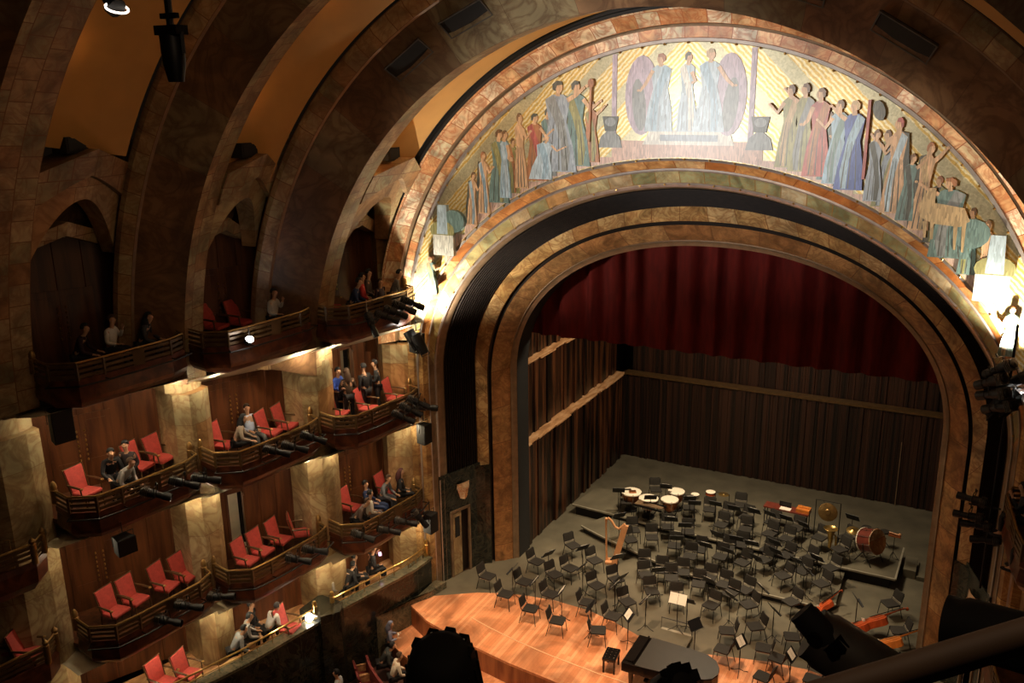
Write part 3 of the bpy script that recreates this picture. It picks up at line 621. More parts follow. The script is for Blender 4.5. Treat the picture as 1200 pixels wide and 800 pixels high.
        if sg < 0:
            pw = {2: 26, 3: 16, 4: 13}[tier]*(1.25 if bay == 'C' else 1)
            for s_ in (q['b']+.35, q['b']+3.05):
                x, y = XY(s_, .25, sg); lamp('box_lamp', 'POINT', (x, y, zz-.22), pw*1.9, (1, .84, .58), size=.03)
            x, y = XY(q['b']+1.7, .6, sg); lamp('box_downlight', 'SPOT', (x, y, zz-.12), pw*4.4, (1, .74, .48), (x-.25, y, zz-3), .06, 120, .6)
def hood(bay, sg):
    q = BAYS[bay]; y0, y1 = q['cove']; y0 += .13; R, zc, dz = q['R'], q['zc'], q['dz']; N = 20
    def X(z, r): v = r*r-(z-zc)**2; return math.sqrt(max(v, 1))*(-1 if sg < 0 else 1)
    def layer(nm, top, bot, r, thick, mat, prow=.18):
        b = MB(); fr = []; bk = []
        for i in range(N+1):
            u = i/N*2-1; y = (y0+y1)/2+u*(y1-y0)/2; zt, zb = top(u)+dz, bot(u)+dz; pr = prow*(1-abs(u))
            rr = r-pr; col = []
            for k in range(4): z = zb+(zt-zb)*k/3; col.append((X(z, rr), y, z))
            for k in range(4): z = zt+(zb-zt)*k/3; col.append((X(z, rr+thick+pr), y, z))
            fr.append(col)
        b.loft(fr, ring=True, caps=True); return structure(b.build(nm, mat, smooth=False))
    layer('trim_hood', lambda u: 15.02+.46*(1-abs(u)), lambda u: 14.20+.66*(1-abs(u)**1.25), R+.02, .9, M['onyx_rib'])
    layer('trim_hood_arch', lambda u: 14.18+.66*(1-abs(u)**1.25), lambda u: 12.75+1.55*(1-abs(u)**1.9), R+.16, .5, M['onyx_pier'])
    layer('trim_lintel', lambda u: 13.30+.42*(1-abs(u)), lambda u: 12.95+.42*(1-abs(u)), R+.75, .3, M['onyx_rib'], .3)
    layer('trim_tympanum', lambda u: 15.0, lambda u: 13.15+.42*(1-abs(u)), R+1.15, .1, M['onyx_dark'], .0)
    # black speaker wedge standing on the hood
for sg in (-1, 1):
    for bay in 'CBA':
        hood(bay, sg)
        for tier in (1, 2, 3, 4):
            if sg > 0 and bay == 'A': continue
            alcove(bay, tier, sg)
            if tier < 4:
                if sg < 0: light_bar(bay, tier)
                o = balcony(bay, tier, sg, 'slatted box balcony, %s, %s%s' % (TN[tier], BN[bay], '' if sg < 0 else ', cello side wall'))
for bay, x in (('C', -8.35), ('B', -10.0), ('A', -11.4)):
    q = BAYS[bay]; y = sum(q['cove'])/2; z = 15.45+q['dz']
    e = empty('wedge_speaker', (x, y-.15, z-.02)); e.scale = (.75, .75, .8); MB().prism([(-.35, -.45), (.25, -.38), (.25, .38), (-.35, .45)], -.05, .42).build('cabinet', M['black_matte'], e, bevel=.01)
    m_ = MB(); m_.box((.26, 0, .19), (.02, .6, .36)); m_.build('grille_face', M['black'], e)
    tag(e, 'wedge speaker on the pointed stone hood, %s' % {'C': 'under the bright orange cove', 'B': 'under the middle dim cove', 'A': 'under the dim cove by the long hanging lamp'}[bay], 'speaker')
# ground tier parapets in dark marble
def parapet(sg):
    side = 'left' if sg < 0 else 'right'
    L1 = [(-8.80, -3.35), (-8.87, -4.38), (-9.62, -7.6)]; L2 = [(-9.75, -8.3), (-10.25, -11.0), (-11.2, -14.5)]
    b = MB()
    for ln in (L1, L2):
        o_ = [(p[0]-.28, p[1]) for p in ln]; b.prism(mir(ln+o_[::-1], sg), -1.6, 1.18)
    b.prism(mir([(-9.5, -7.45), (-9.25, -7.9), (-9.6, -8.45), (-10.5, -8.4), (-10.5, -7.4)], sg), -1.6, 1.5)
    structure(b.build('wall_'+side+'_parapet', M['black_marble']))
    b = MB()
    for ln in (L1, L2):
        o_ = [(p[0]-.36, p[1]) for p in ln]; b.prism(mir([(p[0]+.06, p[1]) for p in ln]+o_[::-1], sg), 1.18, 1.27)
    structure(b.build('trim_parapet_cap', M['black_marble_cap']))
    for ln, nm in ((L1, 'beside the stage'), (L2, 'further from the stage')):
        e = empty('brass_railing', (0, 0, 0)); b = MB(); b.tube([(*p, 1.62) for p in mir([(p[0]-.2, p[1]) for p in ln], sg)], .03, 8); b.build('hand_rail', M['brass'], e, smooth=True)
        b = MB(); tot = mir([(p[0]-.2, p[1]) for p in ln], sg)
        for i in range(len(tot)-1):
            for k in range(6): u = k/5; x = tot[i][0]+(tot[i+1][0]-tot[i][0])*u; y = tot[i][1]+(tot[i+1][1]-tot[i][1])*u; b.cyl((x, y, 1.2), (x, y, 1.62), .012, n=6)
        b.tube([(*p, 1.42) for p in tot], .02, 6); b.build('baluster', M['brass_dull'], e)
        for p in (tot[0], tot[-1]): m_ = MB(); m_.lathe([(.08, 0), (.08, .5), (.06, .52), (.08, .6), (.05, .68), (0, .7)], 12, (*p, 1.2)); m_.build('end_post', M['brass'], e, smooth=True)
        if sg < 0: tag(e, 'brass railing on the dark marble parapet, length '+nm, 'railing')
        else: tag(e, 'brass railing on the cello side marble parapet, length '+nm, 'railing')
    # floor of the ground boxes
    b = MB(); b.prism(mir([(-8.9, -3.4), (-9.7, -7.6), (-10.3, -11), (-11.2, -14.5), (-14, -15), (-12.4, -10), (-11, -3.4)], sg), .6, .8); structure(b.build('floor_boxes_'+side, M['ledge_wood']))
    # sloping marble return to the stage corner
    b = MB(); b.prism(mir([(-8.35, -3.1), (-8.5, -3.9), (-8.85, -4.6), (-9.3, -6.2), (-8.75, -4.3), (-8.78, -3.2)], sg), -1.6, .25); structure(b.build('trim_stage_return', M['black_marble_cap']))
parapet(-1); parapet(1)
# gallery section beyond the last pier
gal = MB(); gr = MB(); gt = MB()
for k, (f, s0) in enumerate(((6.05, 11.9), (3.3, 12.0))):
    line = [(s0, .45), (s0+.35, .85), (s0+1.6, 1.0), (s0+4.5, 1.5)]
    P = lambda d, z: [(*XY(a, c_), z) for a, c_ in offs(line, d)]
    gal.loft([P(0, f+.45), P(.03, f+.3), P(0, f-.1), P(-.2, f-.35), P(-1.2, f-.45)]); gal.loft([P(0, f+.45), P(-.05, f+.45), P(-.05, f)])
    pr = [(*XY(a, c_),) for a, c_ in line]+[(-17.5, -19.5), (-14, -15.2)]; gal.prism(pr, f-.1, f)
    for z in (.55, .68, .8): gr.loft([[*r] for r in zip(P(.02, f+z), P(.02, f+z+.07), P(-.02, f+z+.07), P(-.02, f+z))], ring=True)
    gt.tube(P(0, f+.92), .03, 6)
    for x, y, _ in P(0, 0): gt.lathe([(.08, 0), (.08, .5), (.06, .52), (.08, .6), (.0, .7)], 10, (x, y, f+.4))
structure(gal.build('wall_gallery_front', M['wood_fascia'])); structure(gr.build('trim_gallery_slats', M['rail_wood'])); structure(gt.build('trim_gallery_rail', M['brass_dull'], smooth=True))
b = MB(); b.poly([(-14.2, -15.2, -1.6), (-17.5, -24, -1.6), (-17.5, -24, 12), (-14.2, -15.2, 12)]); structure(b.build('wall_left_back', M['wood_red']))
b = MB(); b.poly([(14.2, -15.2, -1.6), (15.5, -24, -1.6), (15.5, -24, 14), (14.2, -15.2, 14)]); structure(b.build('wall_right_back', M['wood_red']))

# ------------------------------------------------------------------ stage
EDGE = [(-8.75, -3.95), (-8.43, -3.75), (-7.18, -2.87), (-6.33, -2.5), (-5.46, -2.25), (-4.5, -2.10), (-3.17, -2.13), (-2.1, -2.40), (-1.03, -2.80), (.4, -2.95), (1.81, -2.55), (2.97, -2.24), (4.11, -2.10), (5.5, -2.25), (6.33, -2.5), (7.18, -2.87), (8.75, -3.95)]
FRONT = [(-8.96, -4.6), (-7.84, -5.19), (-6.27, -5.62), (-4.29, -5.98), (-2, -6.22), (0, -6.3), (2, -6.22), (4.29, -5.98), (6.27, -5.62), (7.84, -5.19), (8.96, -4.6)]
b = MB(); b.prism(EDGE+[(8.9, -2.9), (8.7, -1.0), (10.5, -.8), (10.5, 14), (-10.5, 14), (-10.5, -.8), (-8.7, -1.0), (-8.9, -2.9)], -.4, 0); structure(b.build('floor_stage', M['green_carpet']))
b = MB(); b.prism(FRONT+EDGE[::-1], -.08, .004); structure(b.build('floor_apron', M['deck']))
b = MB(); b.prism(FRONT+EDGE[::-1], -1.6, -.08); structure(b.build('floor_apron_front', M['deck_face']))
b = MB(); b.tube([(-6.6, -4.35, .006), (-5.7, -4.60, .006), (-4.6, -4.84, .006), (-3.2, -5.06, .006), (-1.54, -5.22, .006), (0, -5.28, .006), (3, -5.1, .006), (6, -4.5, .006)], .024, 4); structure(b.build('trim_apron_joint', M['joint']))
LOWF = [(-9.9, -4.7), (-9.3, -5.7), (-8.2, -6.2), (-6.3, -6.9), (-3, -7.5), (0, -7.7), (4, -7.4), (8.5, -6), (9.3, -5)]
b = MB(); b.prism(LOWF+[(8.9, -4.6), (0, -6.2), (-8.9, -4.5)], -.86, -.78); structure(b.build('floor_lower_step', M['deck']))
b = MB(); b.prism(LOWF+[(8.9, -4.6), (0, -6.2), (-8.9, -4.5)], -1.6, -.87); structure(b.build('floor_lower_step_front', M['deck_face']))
b = MB(); b.poly([(-17, -25, -1.6), (17, -25, -1.6), (17, -3, -1.6), (-17, -3, -1.6)]); structure(b.build('floor_stalls', plain('stalls_carpet', (.06, .02, .012), .8, 0, .2, 2)))
# risers
LOWR = [(-5.75, 3.05), (-4.66, 2.58), (-1.96, 1.62), (-1.0, 1.38), (0.6, 1.25), (4.05, 1.25), (4.35, 1.7), (4.3, 4.1), (-5.2, 4.2)]
HIGR = [(-6.7, 4.3), (-4.1, 4.15), (-2.8, 3.95), (6.0, 3.95), (6.05, 6.5), (-1.2, 7.2), (-6.45, 6.2)]
def riser(nm, pl, z1, lab):
    e = empty('riser_platform', (pl[0][0], pl[0][1], 0)); o = MB(); o.M = Matrix.Translation((-pl[0][0], -pl[0][1], 0)); o.prism(pl, z1-.09, z1); o.build('deck', M['green_carpet'], e)
    o = MB(); o.M = Matrix.Translation((-pl[0][0], -pl[0][1], 0))
    cx_ = sum(p[0] for p in pl)/len(pl); cy_ = sum(p[1] for p in pl)/len(pl); o.prism([(cx_+(p[0]-cx_)*.975, cy_+(p[1]-cy_)*.95) for p in pl], 0, z1-.09)
    o.build('under_skirt', M['black_matte'], e)
    o = MB(); o.M = Matrix.Translation((-pl[0][0], -pl[0][1], 0))
    for i in range(len(pl)-3): o.tube([(*pl[i], z1-.03), (*pl[i+1], z1-.03)], .045, 4)
    o.build('edge_strip', M['riser_edge'], e); return tag(e, lab, 'riser')
riser('low', LOWR, .25, 'low grey riser platform spreading behind the string chairs')
riser('high', HIGR, .45, 'higher grey riser platform carrying the drums and brass seats')
sp = empty('riser_steps', (6.1, 5.6, 0)); MB().box((.28, 0, .16), (.42, 1.1, .32)).build('upper_step', M['green_carpet'], sp); MB().box((.74, -.05, .08), (.42, 1.1, .16)).build('lower_step', M['green_carpet'], sp); tag(sp, 'pair of grey access steps at the end of the riser by the bass drum', 'steps')
# concert shell
def boards(nm, axis, at, lo, hi, z0, z1, sgn, mat, wv=.34, amp=.10):
    """vertical boards of uneven depth forming one shell wall tier; axis 'x' = wall along y at x=at"""
    b = MB(); p = lo
    while p < hi:
        w_ = wv*random.uniform(.6, 1.25); d = random.choice([0, 0, .5, 1])*amp
        c = p+w_/2
        if axis == 'x': b.box((at+sgn*(-.25+d/2), c, (z0+z1)/2), (.5+d, w_-.008, z1-z0))
        else: b.box((c, at+sgn*(-.25+d/2), (z0+z1)/2), (w_-.008, .5+d, z1-z0))
        p += w_
    return structure(b.build(nm, mat))
for sg in (-1, 1):
    n_ = 'wall_shell_left' if sg < 0 else 'wall_shell_right'
    boards(n_, 'x', sg*7.16, .9, 11.1, .02, 4.15, -sg, M['rosewood'])
    boards(n_, 'x', sg*7.62, .9, 11.1, 4.0, 7.12, -sg, M['rosewood'])
    boards(n_, 'x', sg*7.98, .9, 8.6 if sg < 0 else 11.1, 7.0, 12, -sg, M['rosewood'])
    for x, z in ((7.36, 4.18), (7.8, 7.14)):
        b = MB(); y = .9
        while y < (11.2 if z < 5 else 9.2):
            w_ = random.uniform(.35, .8); b.box((sg*(x+.02+random.choice([0, .04, .1])), y+w_/2, z), (.62, w_-.01, .05)); y += w_
        structure(b.build('trim_shell_ledge', M['ledge_wood']))
b = MB(); b.box((-7.35, .45, 6), (.6, .86, 12.2)); b.box((7.35, .45, 6), (.6, .86, 12.2)); structure(b.build('wall_reveal_panel', M['black_matte']))
boards('wall_shell_back', 'y', 11.25, -7.3, 7.3, .02, 4.2, -1, M['back_slats'], .14, .06)
boards('wall_shell_back', 'y', 11.75, -6.9, 7.3, 4.1, 12.5, -1, M['back_slats'], .14, .06)
b = MB(); b.box((0, 11.42, 4.24), (14.2, .42, .08)); b.box((0, 11.18, 4.22), (14.2, .05, .1)); structure(b.build('trim_shell_ledge', M['rail_wood']))
b = MB(); b.poly([(-8, .5, 13.8), (8, .5, 13.8), (8, 12, 13.0), (-8, 12, 13.0)]); structure(b.build('ceiling_stage', M['black_matte']))
b = MB(); b.box((0, 14.5, 7), (24, .2, 14)); b.box((-10.5, 7, 7), (.2, 15, 14)); b.box((10.5, 7, 7), (.2, 15, 14)); structure(b.build('wall_stage_house', M['black_matte']))
b = MB(); b.box((5.3, 11.12, 1.45), (.035, .02, 2.9)); structure(b.build('trim_shell_strip', M['jamb_grey']))
# curtain
cu = MB(); rows = []
for z in (8.75, 9.0, 10, 11, 12, 13, 13.6):
    r_ = []
    for i in range(561):
        x = -7.3+14.6*i/560; ph = x*7.2+.8*math.sin(x*1.7)+.5*math.sin(x*4.1); r_.append((x, 1.05+.10*math.sin(ph)+.04*math.sin(2.1*ph+.7)*(1.2-z/13), z+.02*math.sin(ph*.5)))
    rows.append(r_)
cu.loft(rows); cu.loft([[(p[0], p[1]-.004, 8.72) for p in rows[0]], [(p[0], p[1]-.004, 8.90) for p in rows[0]]])
o = cu.build('stage_curtain', M['curtain'], smooth=True); tag(o, 'red velvet house curtain raised half way in the stage arch', 'curtain')
# side stage doors below the grilles
for sg in (-1, 1):
    # dark marble door surround following the splay
    def SP(k, off=0): # point on splay between ONYX foot (8.14,-1.08) and (8.72,-2.8)
        x = 8.14+(8.72-8.14)*k; y = -1.08+(-2.8+1.08)*k; return (sg*(x-off*.95), y+off*-.3)
    b = MB(); z0, z1 = -.2, 4.05
    b.prism([SP(-.22), SP(-.22, .04), SP(.22, .04), SP(.22, -.4)], z0, z1); b.prism([(sg*7.76, -.76), (sg*7.74, -.82), SP(-.05, .06), SP(.1, 0)], z0, z1); b.prism([SP(.78, -.3), SP(.78, .04), SP(1.0, .04), SP(1.0, -.2)], z0, z1)
    b.prism([SP(.22, -.3), SP(.22, .04), SP(.78, .04), SP(.78, -.3)], 2.62, z1); b.prism([SP(-.22, -.05), SP(-.22, .07), SP(1.0, .07), SP(1.0, -.05)], z1, z1+.12)
    structure(b.build('trim_door_surround', M['black_marble']))
    b = MB(); b.prism([SP(.24, 0), SP(.24, .07), SP(.29, .07), SP(.29, 0)], 0, 2.62); b.prism([SP(.71, 0), SP(.71, .07), SP(.76, .07), SP(.76, 0)], 0, 2.62); b.prism([SP(.24, 0), SP(.24, .07), SP(.76, .07), SP(.76, 0)], 2.56, 2.66)
    structure(b.build('door_2_frame' if sg < 0 else 'door_3_frame', M['jamb_grey']))
    b = MB(); b.poly([(*SP(.2, -.9), 0), (*SP(.8, -.9), 0), (*SP(.8, -.9), 2.7), (*SP(.2, -.9), 2.7)]); b.poly([(*SP(.2, 0), 0.01), (*SP(.8, 0), 0.01), (*SP(.8, -.9), 0.01), (*SP(.2, -.9), 0.01)]); structure(b.build('wall_passage', M['back_slats']))
    dl = empty('stage_door', (*SP(.70, .03), 0)); a_ = MB(); th = math.atan2(SP(.3)[1]-SP(.7)[1], SP(.3)[0]-SP(.7)[0]); dl.rotation_euler = (0, 0, th+(.12 if sg < 0 else -.12))
    a_.box((.22, 0, 1.27), (.44, .05, 2.5)); a_.build('leaf', M['onyx_pier'], dl); a_ = MB(); a_.box((.22, 0, 1.95), (.24, .08, .8)); a_.build('pane', M['black_matte'], dl)
    tag(dl, 'narrow stage door leaf with dark upper pane under the %s mask' % ('carved stone' if sg < 0 else 'cello side stone'), 'door')
    # stone mask
    e = empty('stone_mask', (*SP(.42, .06), 3.35)); e.rotation_euler = (0, 0, math.atan2(SP(0)[1]-SP(1)[1], SP(0)[0]-SP(1)[0])+(0 if sg < 0 else PI)); a_ = MB()
    a_.loft([[(-.26, 0, .30), (-.26, -.06, .30), (0, -.10, .32), (.26, -.06, .30), (.26, 0, .30)], [(-.28, 0, .1), (-.24, -.08, .1), (0, -.14, .1), (.24, -.08, .1), (.28, 0, .1)], [(-.2, 0, -.08), (-.18, -.08, -.08), (0, -.18, -.06), (.18, -.08, -.08), (.2, 0, -.08)], [(-.14, 0, -.3), (-.12, -.07, -.3), (0, -.11, -.34), (.12, -.07, -.3), (.14, 0, -.3)]])
    a_.box((-.1, -.12, .06), (.1, .05, .04)); a_.box((.1, -.12, .06), (.1, .05, .04)); a_.box((0, -.13, -.18), (.16, .05, .03)); o_ = a_.build('face', M['onyx_cream'], e)
    tag(e, 'pale carved stone mask above the %s stage door' % ('harp side' if sg < 0 else 'cello side'), 'carving')

# ------------------------------------------------------------------ orchestra chairs and stands
def leg_mesh(pts, r=.012): b = MB(); b.tube(pts, r, 6); return b
def make_chair():
    r = empty('orchestra_chair'); b = MB(); b.prism([(-.21, -.21), (.19, -.22), (.23, -.17), (.23, .17), (.19, .22), (-.21, .21)], .43, .475); b.build('seat', M['chair_cloth'], r, bevel=.012)
    b = MB(); rows = []
    for z, x in ((.55, -.235), (.62, -.25), (.74, -.275), (.83, -.30)):
        w_ = .20 if z < .8 else .185; rows.append([(x+.025*math.cos(k/8*PI-PI/2)-.0, -w_+2*w_*k/8, z) for k in range(9)]+[(x-.03+.025*math.cos(k/8*PI-PI/2), -w_+2*w_*k/8, z) for k in range(8, -1, -1)])
    b.loft(rows, ring=True, caps=True); b.build('backrest', M['chair_cloth'], r)
    for s_ in (-1, 1):
        leg_mesh([(.19, s_*.20, .44), (.24, s_*.225, 0)]).build('leg', M['black'], r)
        leg_mesh([(-.30, s_*.215, .80), (-.24, s_*.215, .55), (-.19, s_*.215, .44), (-.30, s_*.23, 0)]).build('leg', M['black'], r)
    b = MB(); b.tube([(-.2, -.2, .425), (.2, -.2, .425), (.2, .2, .425), (-.2, .2, .425)], .011, 6, closed=True); b.tube([(-.22, -.2, .53), (-.22, .2, .53)], .008, 6)
    b.build('seat_frame', M['moulding_light'], r); return r
FLAT = [(-5.18, .98), (-5.88, -.74), (-5.64, -2.2), (-4.89, -1.26), (-4.58, -.61), (-3.99, .31), (-3.25, -1.28), (-2.78, -.59), (-5.85, -3.21), (-4.67, -3.62), (-3.56, -3.85), (-2.15, -3.76), (-4.46, -2.51), (-3.11, -2.43), (-2.03, -2.8), (-1.91, -1.76), (-1.94, .16), (-1.4, -.75), (-7.0, -2.45),
 (-1.06, .4), (-.5, -.75), (.68, -.69), (-.08, .45), (.99, .43), (1.8, -.09), (1.56, -1.91), (2.31, -1.26), (-2.25, .94), (1.71, -2.95), (2.89, -2.36), (3.13, -3.75), (3.04, .74), (3.55, -.31), (3.48, -1.3), (3.25, -2.6), (4.45, -3.21), (4.41, -2.2), (6.44, .57), (6.02, 2.13)]
LOWC = [(-3.24, 1.95), (-3.4, 2.75), (-2.55, 2.5), (-2.29, 3.6), (-1.59, 2.26), (-1.45, 3.55), (-.64, 2.38), (.18, 2.22), (.59, 3.4), (1.01, 2.16), (1.64, 2.7), (-.82, 1.75), (2.3, 3.4), (3.07, 3.5), (3.05, 2.51), (2.5, 1.9), (3.79, 1.96), (3.9, 3.2), (.3, 3.0), (1.6, 3.5)]
EXTRA = [(-.82, .95), (.17, .95), (.74, .72), (1.44, .75), (-1.55, .75)]
HIC = [(-4.42, 4.6), (-1.94, 5.17), (-1.16, 5.39), (-.43, 5.25), (-.16, 6.35), (.32, 5.38), (1.32, 5.39), (2.27, 5.3), (4.01, 4.35), (3.2, 4.94), (4.08, 5.38), (-3.7, 6.2), (-.38, 4.3), (.55, 4.35), (2.12, 4.3), (1.46, 4.4)]
ch0 = make_chair(); cht = snapshot(ch0); used = [False]
def put(tree, x, y, z, rz, lab, cat, grp, flag):
    o = tree[0] if not flag[0] else copy_tree(tree); flag[0] = True
    o.location = (x, y, z); o.rotation_euler = (0, 0, rz); tag(o, lab, cat, grp); return o
def face_to(x, y, tx=0.0, ty=-2.6): return math.atan2(ty-y, tx-x)
def arcs(pts, edges):
    """bins by distance to the podium, sorted from the harp side"""
    out = {}
    for p in pts:
        d = math.hypot(p[0], p[1]+2.6); k = sum(d > e for e in edges); out.setdefault(k, []).append(p)
    for k in out: out[k].sort(key=lambda p: math.atan2(p[0], p[1]+2.6+.001))
    return out
def clear(pts, mind):  # nudge crowded spots apart
    pts = [list(p) for p in pts]
    for _ in range(30):
        for i in range(len(pts)):
            for j in range(i):
                dx, dy = pts[i][0]-pts[j][0], pts[i][1]-pts[j][1]; d = math.hypot(dx, dy) or .01
                if d < mind: k = (mind-d)/2/d; pts[i][0] += dx*k; pts[i][1] += dy*k; pts[j][0] -= dx*k; pts[j][1] -= dy*k
    return [tuple(p) for p in pts]
FLATP = clear(FLAT+EXTRA, .60); LOWC = clear(LOWC, .62); HIC = clear(HIC, .62)
for zone, pts, z, edges, nm in (('flat', FLATP, .004, (2.7, 3.9, 5.2), 'on the stage floor'), ('low', LOWC, .25, (5.3,), 'on the low riser'), ('high', HIC, .45, (7.9,), 'on the higher riser')):
    A = arcs(pts, edges)
    for k in sorted(A):
        for i, (x, y) in enumerate(A[k]):
            wood = zone == 'flat' and (y < -3.05 or (abs(x) > 2.2 and abs(x) < 6 and y < -2.45))
            arcn = ['innermost arc', 'second arc', 'third arc', 'outermost arc'][k] if zone == 'flat' else ['front row', 'back row'][k]
            lab = 'black padded chair %s%s, %s from the harp side' % ((nm if not wood else 'on the orange planks'), ', '+arcn, ORD[i+1])
            put(cht, x, y, z, face_to(x, y)+random.uniform(-.18, .18), lab, 'chair', 'orchestra chairs', used).scale = (1.09,)*3
def make_stand():
    r = empty('music_stand'); b = MB(); c, s_ = math.cos(.5), math.sin(.5)
    # desk leaning back: player sits at -x side, front of the desk faces +x
    b.M = Matrix.Translation((0, 0, 1.10)) @ Matrix.Rotation(.62, 4, 'Y')
    b.box((0, 0, .02), (.012, .50, .34)); b.box((-.03, 0, -.15), (.06, .50, .012)); b.build('desk', M['black'], r)
    b = MB(); b.cyl((0, 0, .05), (0, 0, 1.08), .013, n=6); b.cyl((0, 0, .45), (0, 0, .8), .018, n=6); b.build('pole', M['black'], r)
    for k in range(3): a = k*2*PI/3; b = MB(); b.tube([(0, 0, .16), (.16*math.cos(a), .16*math.sin(a), .05), (.30*math.cos(a), .30*math.sin(a), .008)], .011, 5); b.build('leg', M['black'], r)
    return r
SF = [(-5.19, -1.06), (-4.32, -.06), (-3.8, -1.24), (-4.87, -2.87), (-5.92, -2.55), (-3.78, -3.05), (-2.93, -.1), (-2.3, -1.35), (-2.54, -3.47), (-1.26, -3.4), (-1.07, -2.28), (.17, -1.75), (.81, -2.97), (.43, -.2), (1.34, -.8), (2.3, -3.23), (2.11, .1), (2.81, -.99), (3.8, -3.2), (4.0, -1.0), (5.11, .79), (-1.34, -.35), (-2.31, -1.9)]
SL = [(-3.9, 2.5), (-1.35, 1.75), (-1.38, 2.85), (-.25, 1.7), (.6, 1.65), (1.6, 1.62), (-.04, 2.75), (.6, 2.7), (1.32, 2.6), (2.1, 2.4), (2.82, 2.0), (3.5, 2.55), (3.35, 1.55), (1.9, 3.0), (-2.0, 3.1)]
SH = [(-4.6, 4.2), (-3.22, 4.15), (-3.0, 5.4), (-1.5, 4.45), (-1.75, 4.75), (-.75, 4.75), (.0, 4.7), (.75, 4.8), (1.37, 4.75), (1.98, 4.75), (2.65, 4.5), (4.2, 5.9)]
allc = [(x, y) for x, y in FLATP+LOWC+HIC]
def away(pts, mind=.42):
    out = []
    for x, y in pts:
        for _ in range(12):
            n_ = min(allc+out, key=lambda c: math.hypot(c[0]-x, c[1]-y)); d = math.hypot(x-n_[0], y-n_[1]) or .01
            if d >= mind: break
            x += (x-n_[0])/d*(mind-d+.02); y += (y-n_[1])/d*(mind-d+.02)
        out.append((x, y))
    return out
st0 = make_stand(); stt = snapshot(st0); su_ = [False]; SHEETS = []
SC_ = {}
for nm, pts, z in (('on the stage floor', SF, 0), ('on the low riser', SL, .25), ('on the higher riser', SH, .45)):
    A = arcs(away(pts), (2.7, 4.2) if z == 0 else (5.1,) if z < .3 else (7.6,))
    for k in sorted(A):
        for i, (x, y) in enumerate(A[k]):
            a = face_to(x, y)+random.uniform(-.25, .25)
            row = (['inner arc', 'middle arc', 'outer arc'] if z == 0 else ['front row', 'back row'])[k]
            lab = 'black music stand %s, %s from the harp side, %s' % (nm, ORD[i+1], row)
            put(stt, x, y, z+.004, a, lab, 'music stand', 'music stands among the chairs', su_)
            if z == 0 and i % 3 != 1 or (z > 0 and i % 4 == 1): SHEETS.append((x, y, z+.004, a, lab))
cst = put(stt, -.03, -2.15, .2, PI/2, 'black conductor stand with a big white score by the podium', 'music stand', None, su_)
def sheet(x, y, z, a, lab, w_=.27, h_=.30):
    b = MB(); b.M = Matrix.Translation((0, 0, 1.10)) @ Matrix.Rotation(.62, 4, 'Y'); b.box((-.022, -w_/4-.005, .03), (.006, w_/2, h_)); b.box((-.022, w_/4+.005, .03), (.006, w_/2, h_))
    o = b.build('sheet_music', M['white'], None, (x, y, z), (0, 0, a)); tag(o, lab, 'sheet music', 'open sheet music on stands'); return o
for x, y, z, a, lab in SHEETS:
    sheet(x, y, z, a, ('sheet music on the '+lab.replace('black music ', '')))
sheet(-.03, -2.15, .2, PI/2, 'large white open score on the conductor stand', .56, .36)
# podium with guard rail
e = empty('podium', (-.02, -2.62, 0)); b = MB(); b.box((0, 0, .09), (1.1, .85, .16)); b.build('platform', M['green_carpet'], e, bevel=.01); b = MB(); b.box((0, .38, .176), (1.0, .12, .012)); b.build('tread_edge', M['riser_edge'], e)
b = MB(); b.tube([(-.52, .42, .17), (-.52, .42, .55), (.52, .42, .55), (.52, .42, .17)], .014, 6); b.build('guard_rail', M['black'], e); tag(e, 'low conductor podium with thin black guard rail behind the grand piano', 'podium')

# grand piano, keyboard towards -x (bench side)
pn = empty('grand_piano', (-.63, -4.85, 0))
out = [(0, -.78), (0, .78), (.35, .78), (1.0, .76), (1.7, .74), (2.2, .68), (2.5, .50), (2.68, .20), (2.72, -.10), (2.62, -.38), (2.42, -.52), (2.1, -.56), (1.8, -.58), (1.5, -.64), (1.15, -.74), (.7, -.78)]
out = [(x, y) for x, y in out]
b = MB(); b.prism(out, .68, .98); b.build('case', M['lacquer'], pn, bevel=.015)
lid = [(x, y) for x, y in out if x > .35]; lid = [(.42, -.77), (.42, .77)]+[(x*1.0, y) for x, y in out if x >= 1.0]+[(.7, -.78)]
b = MB(); b.prism(lid, .99, 1.012); b.build('lid', M['lid'], pn, bevel=.006)
b = MB(); b.box((.12, 0, .72), (.24, 1.5, .03)); b.build('key_bed', M['lacquer'], pn)
b = MB(); b.box((.12, 0, 1.0), (.16, 1.30, .02)); b.build('key_lid', M['lacquer'], pn, bevel=.006)
b = MB(); b.box((.34, 0, 1.03), (.05, 1.4, .10)); b.box((.25, 0, 1.02), (.14, 1.34, .02)); b.build('music_desk', M['lacquer'], pn)
for x, y in ((.25, -.62), (.25, .62), (2.3, .1)):
    b = MB(); b.lathe([(.04, 0), (.045, .08), (.05, .12), (.075, .45), (.085, .68)], 12, (x, y, .0)); lg = b.build('leg', M['lacquer'], pn); b = MB(); b.cyl((x-.02, y, .035), (x+.02, y, .035), .034); b.build('caster', M['brass'], lg)
b = MB(); b.box((.55, 0, .35), (.06, .18, .62)); b.box((.55, 0, .08), (.12, .3, .06)); b.build('pedal_lyre', M['lacquer'], pn)
tag(pn, 'black concert grand piano with closed lid at the front of the stage', 'piano')
e = empty('piano_bench', (-1.28, -4.78, 0)); e.scale = (1.2, 1.15, 1.1); e.rotation_euler = (0, 0, .12); b = MB(); b.box((0, 0, .44), (.36, .56, .10)); st = b.build('cushion', M['lacquer'], e, bevel=.025)
b = MB()
for i in range(3):
    for j in range(4): b.ball((-.11+i*.11, -.19+j*.127, .492), .013, 8, 4)
b.build('button', M['chrome'], st)
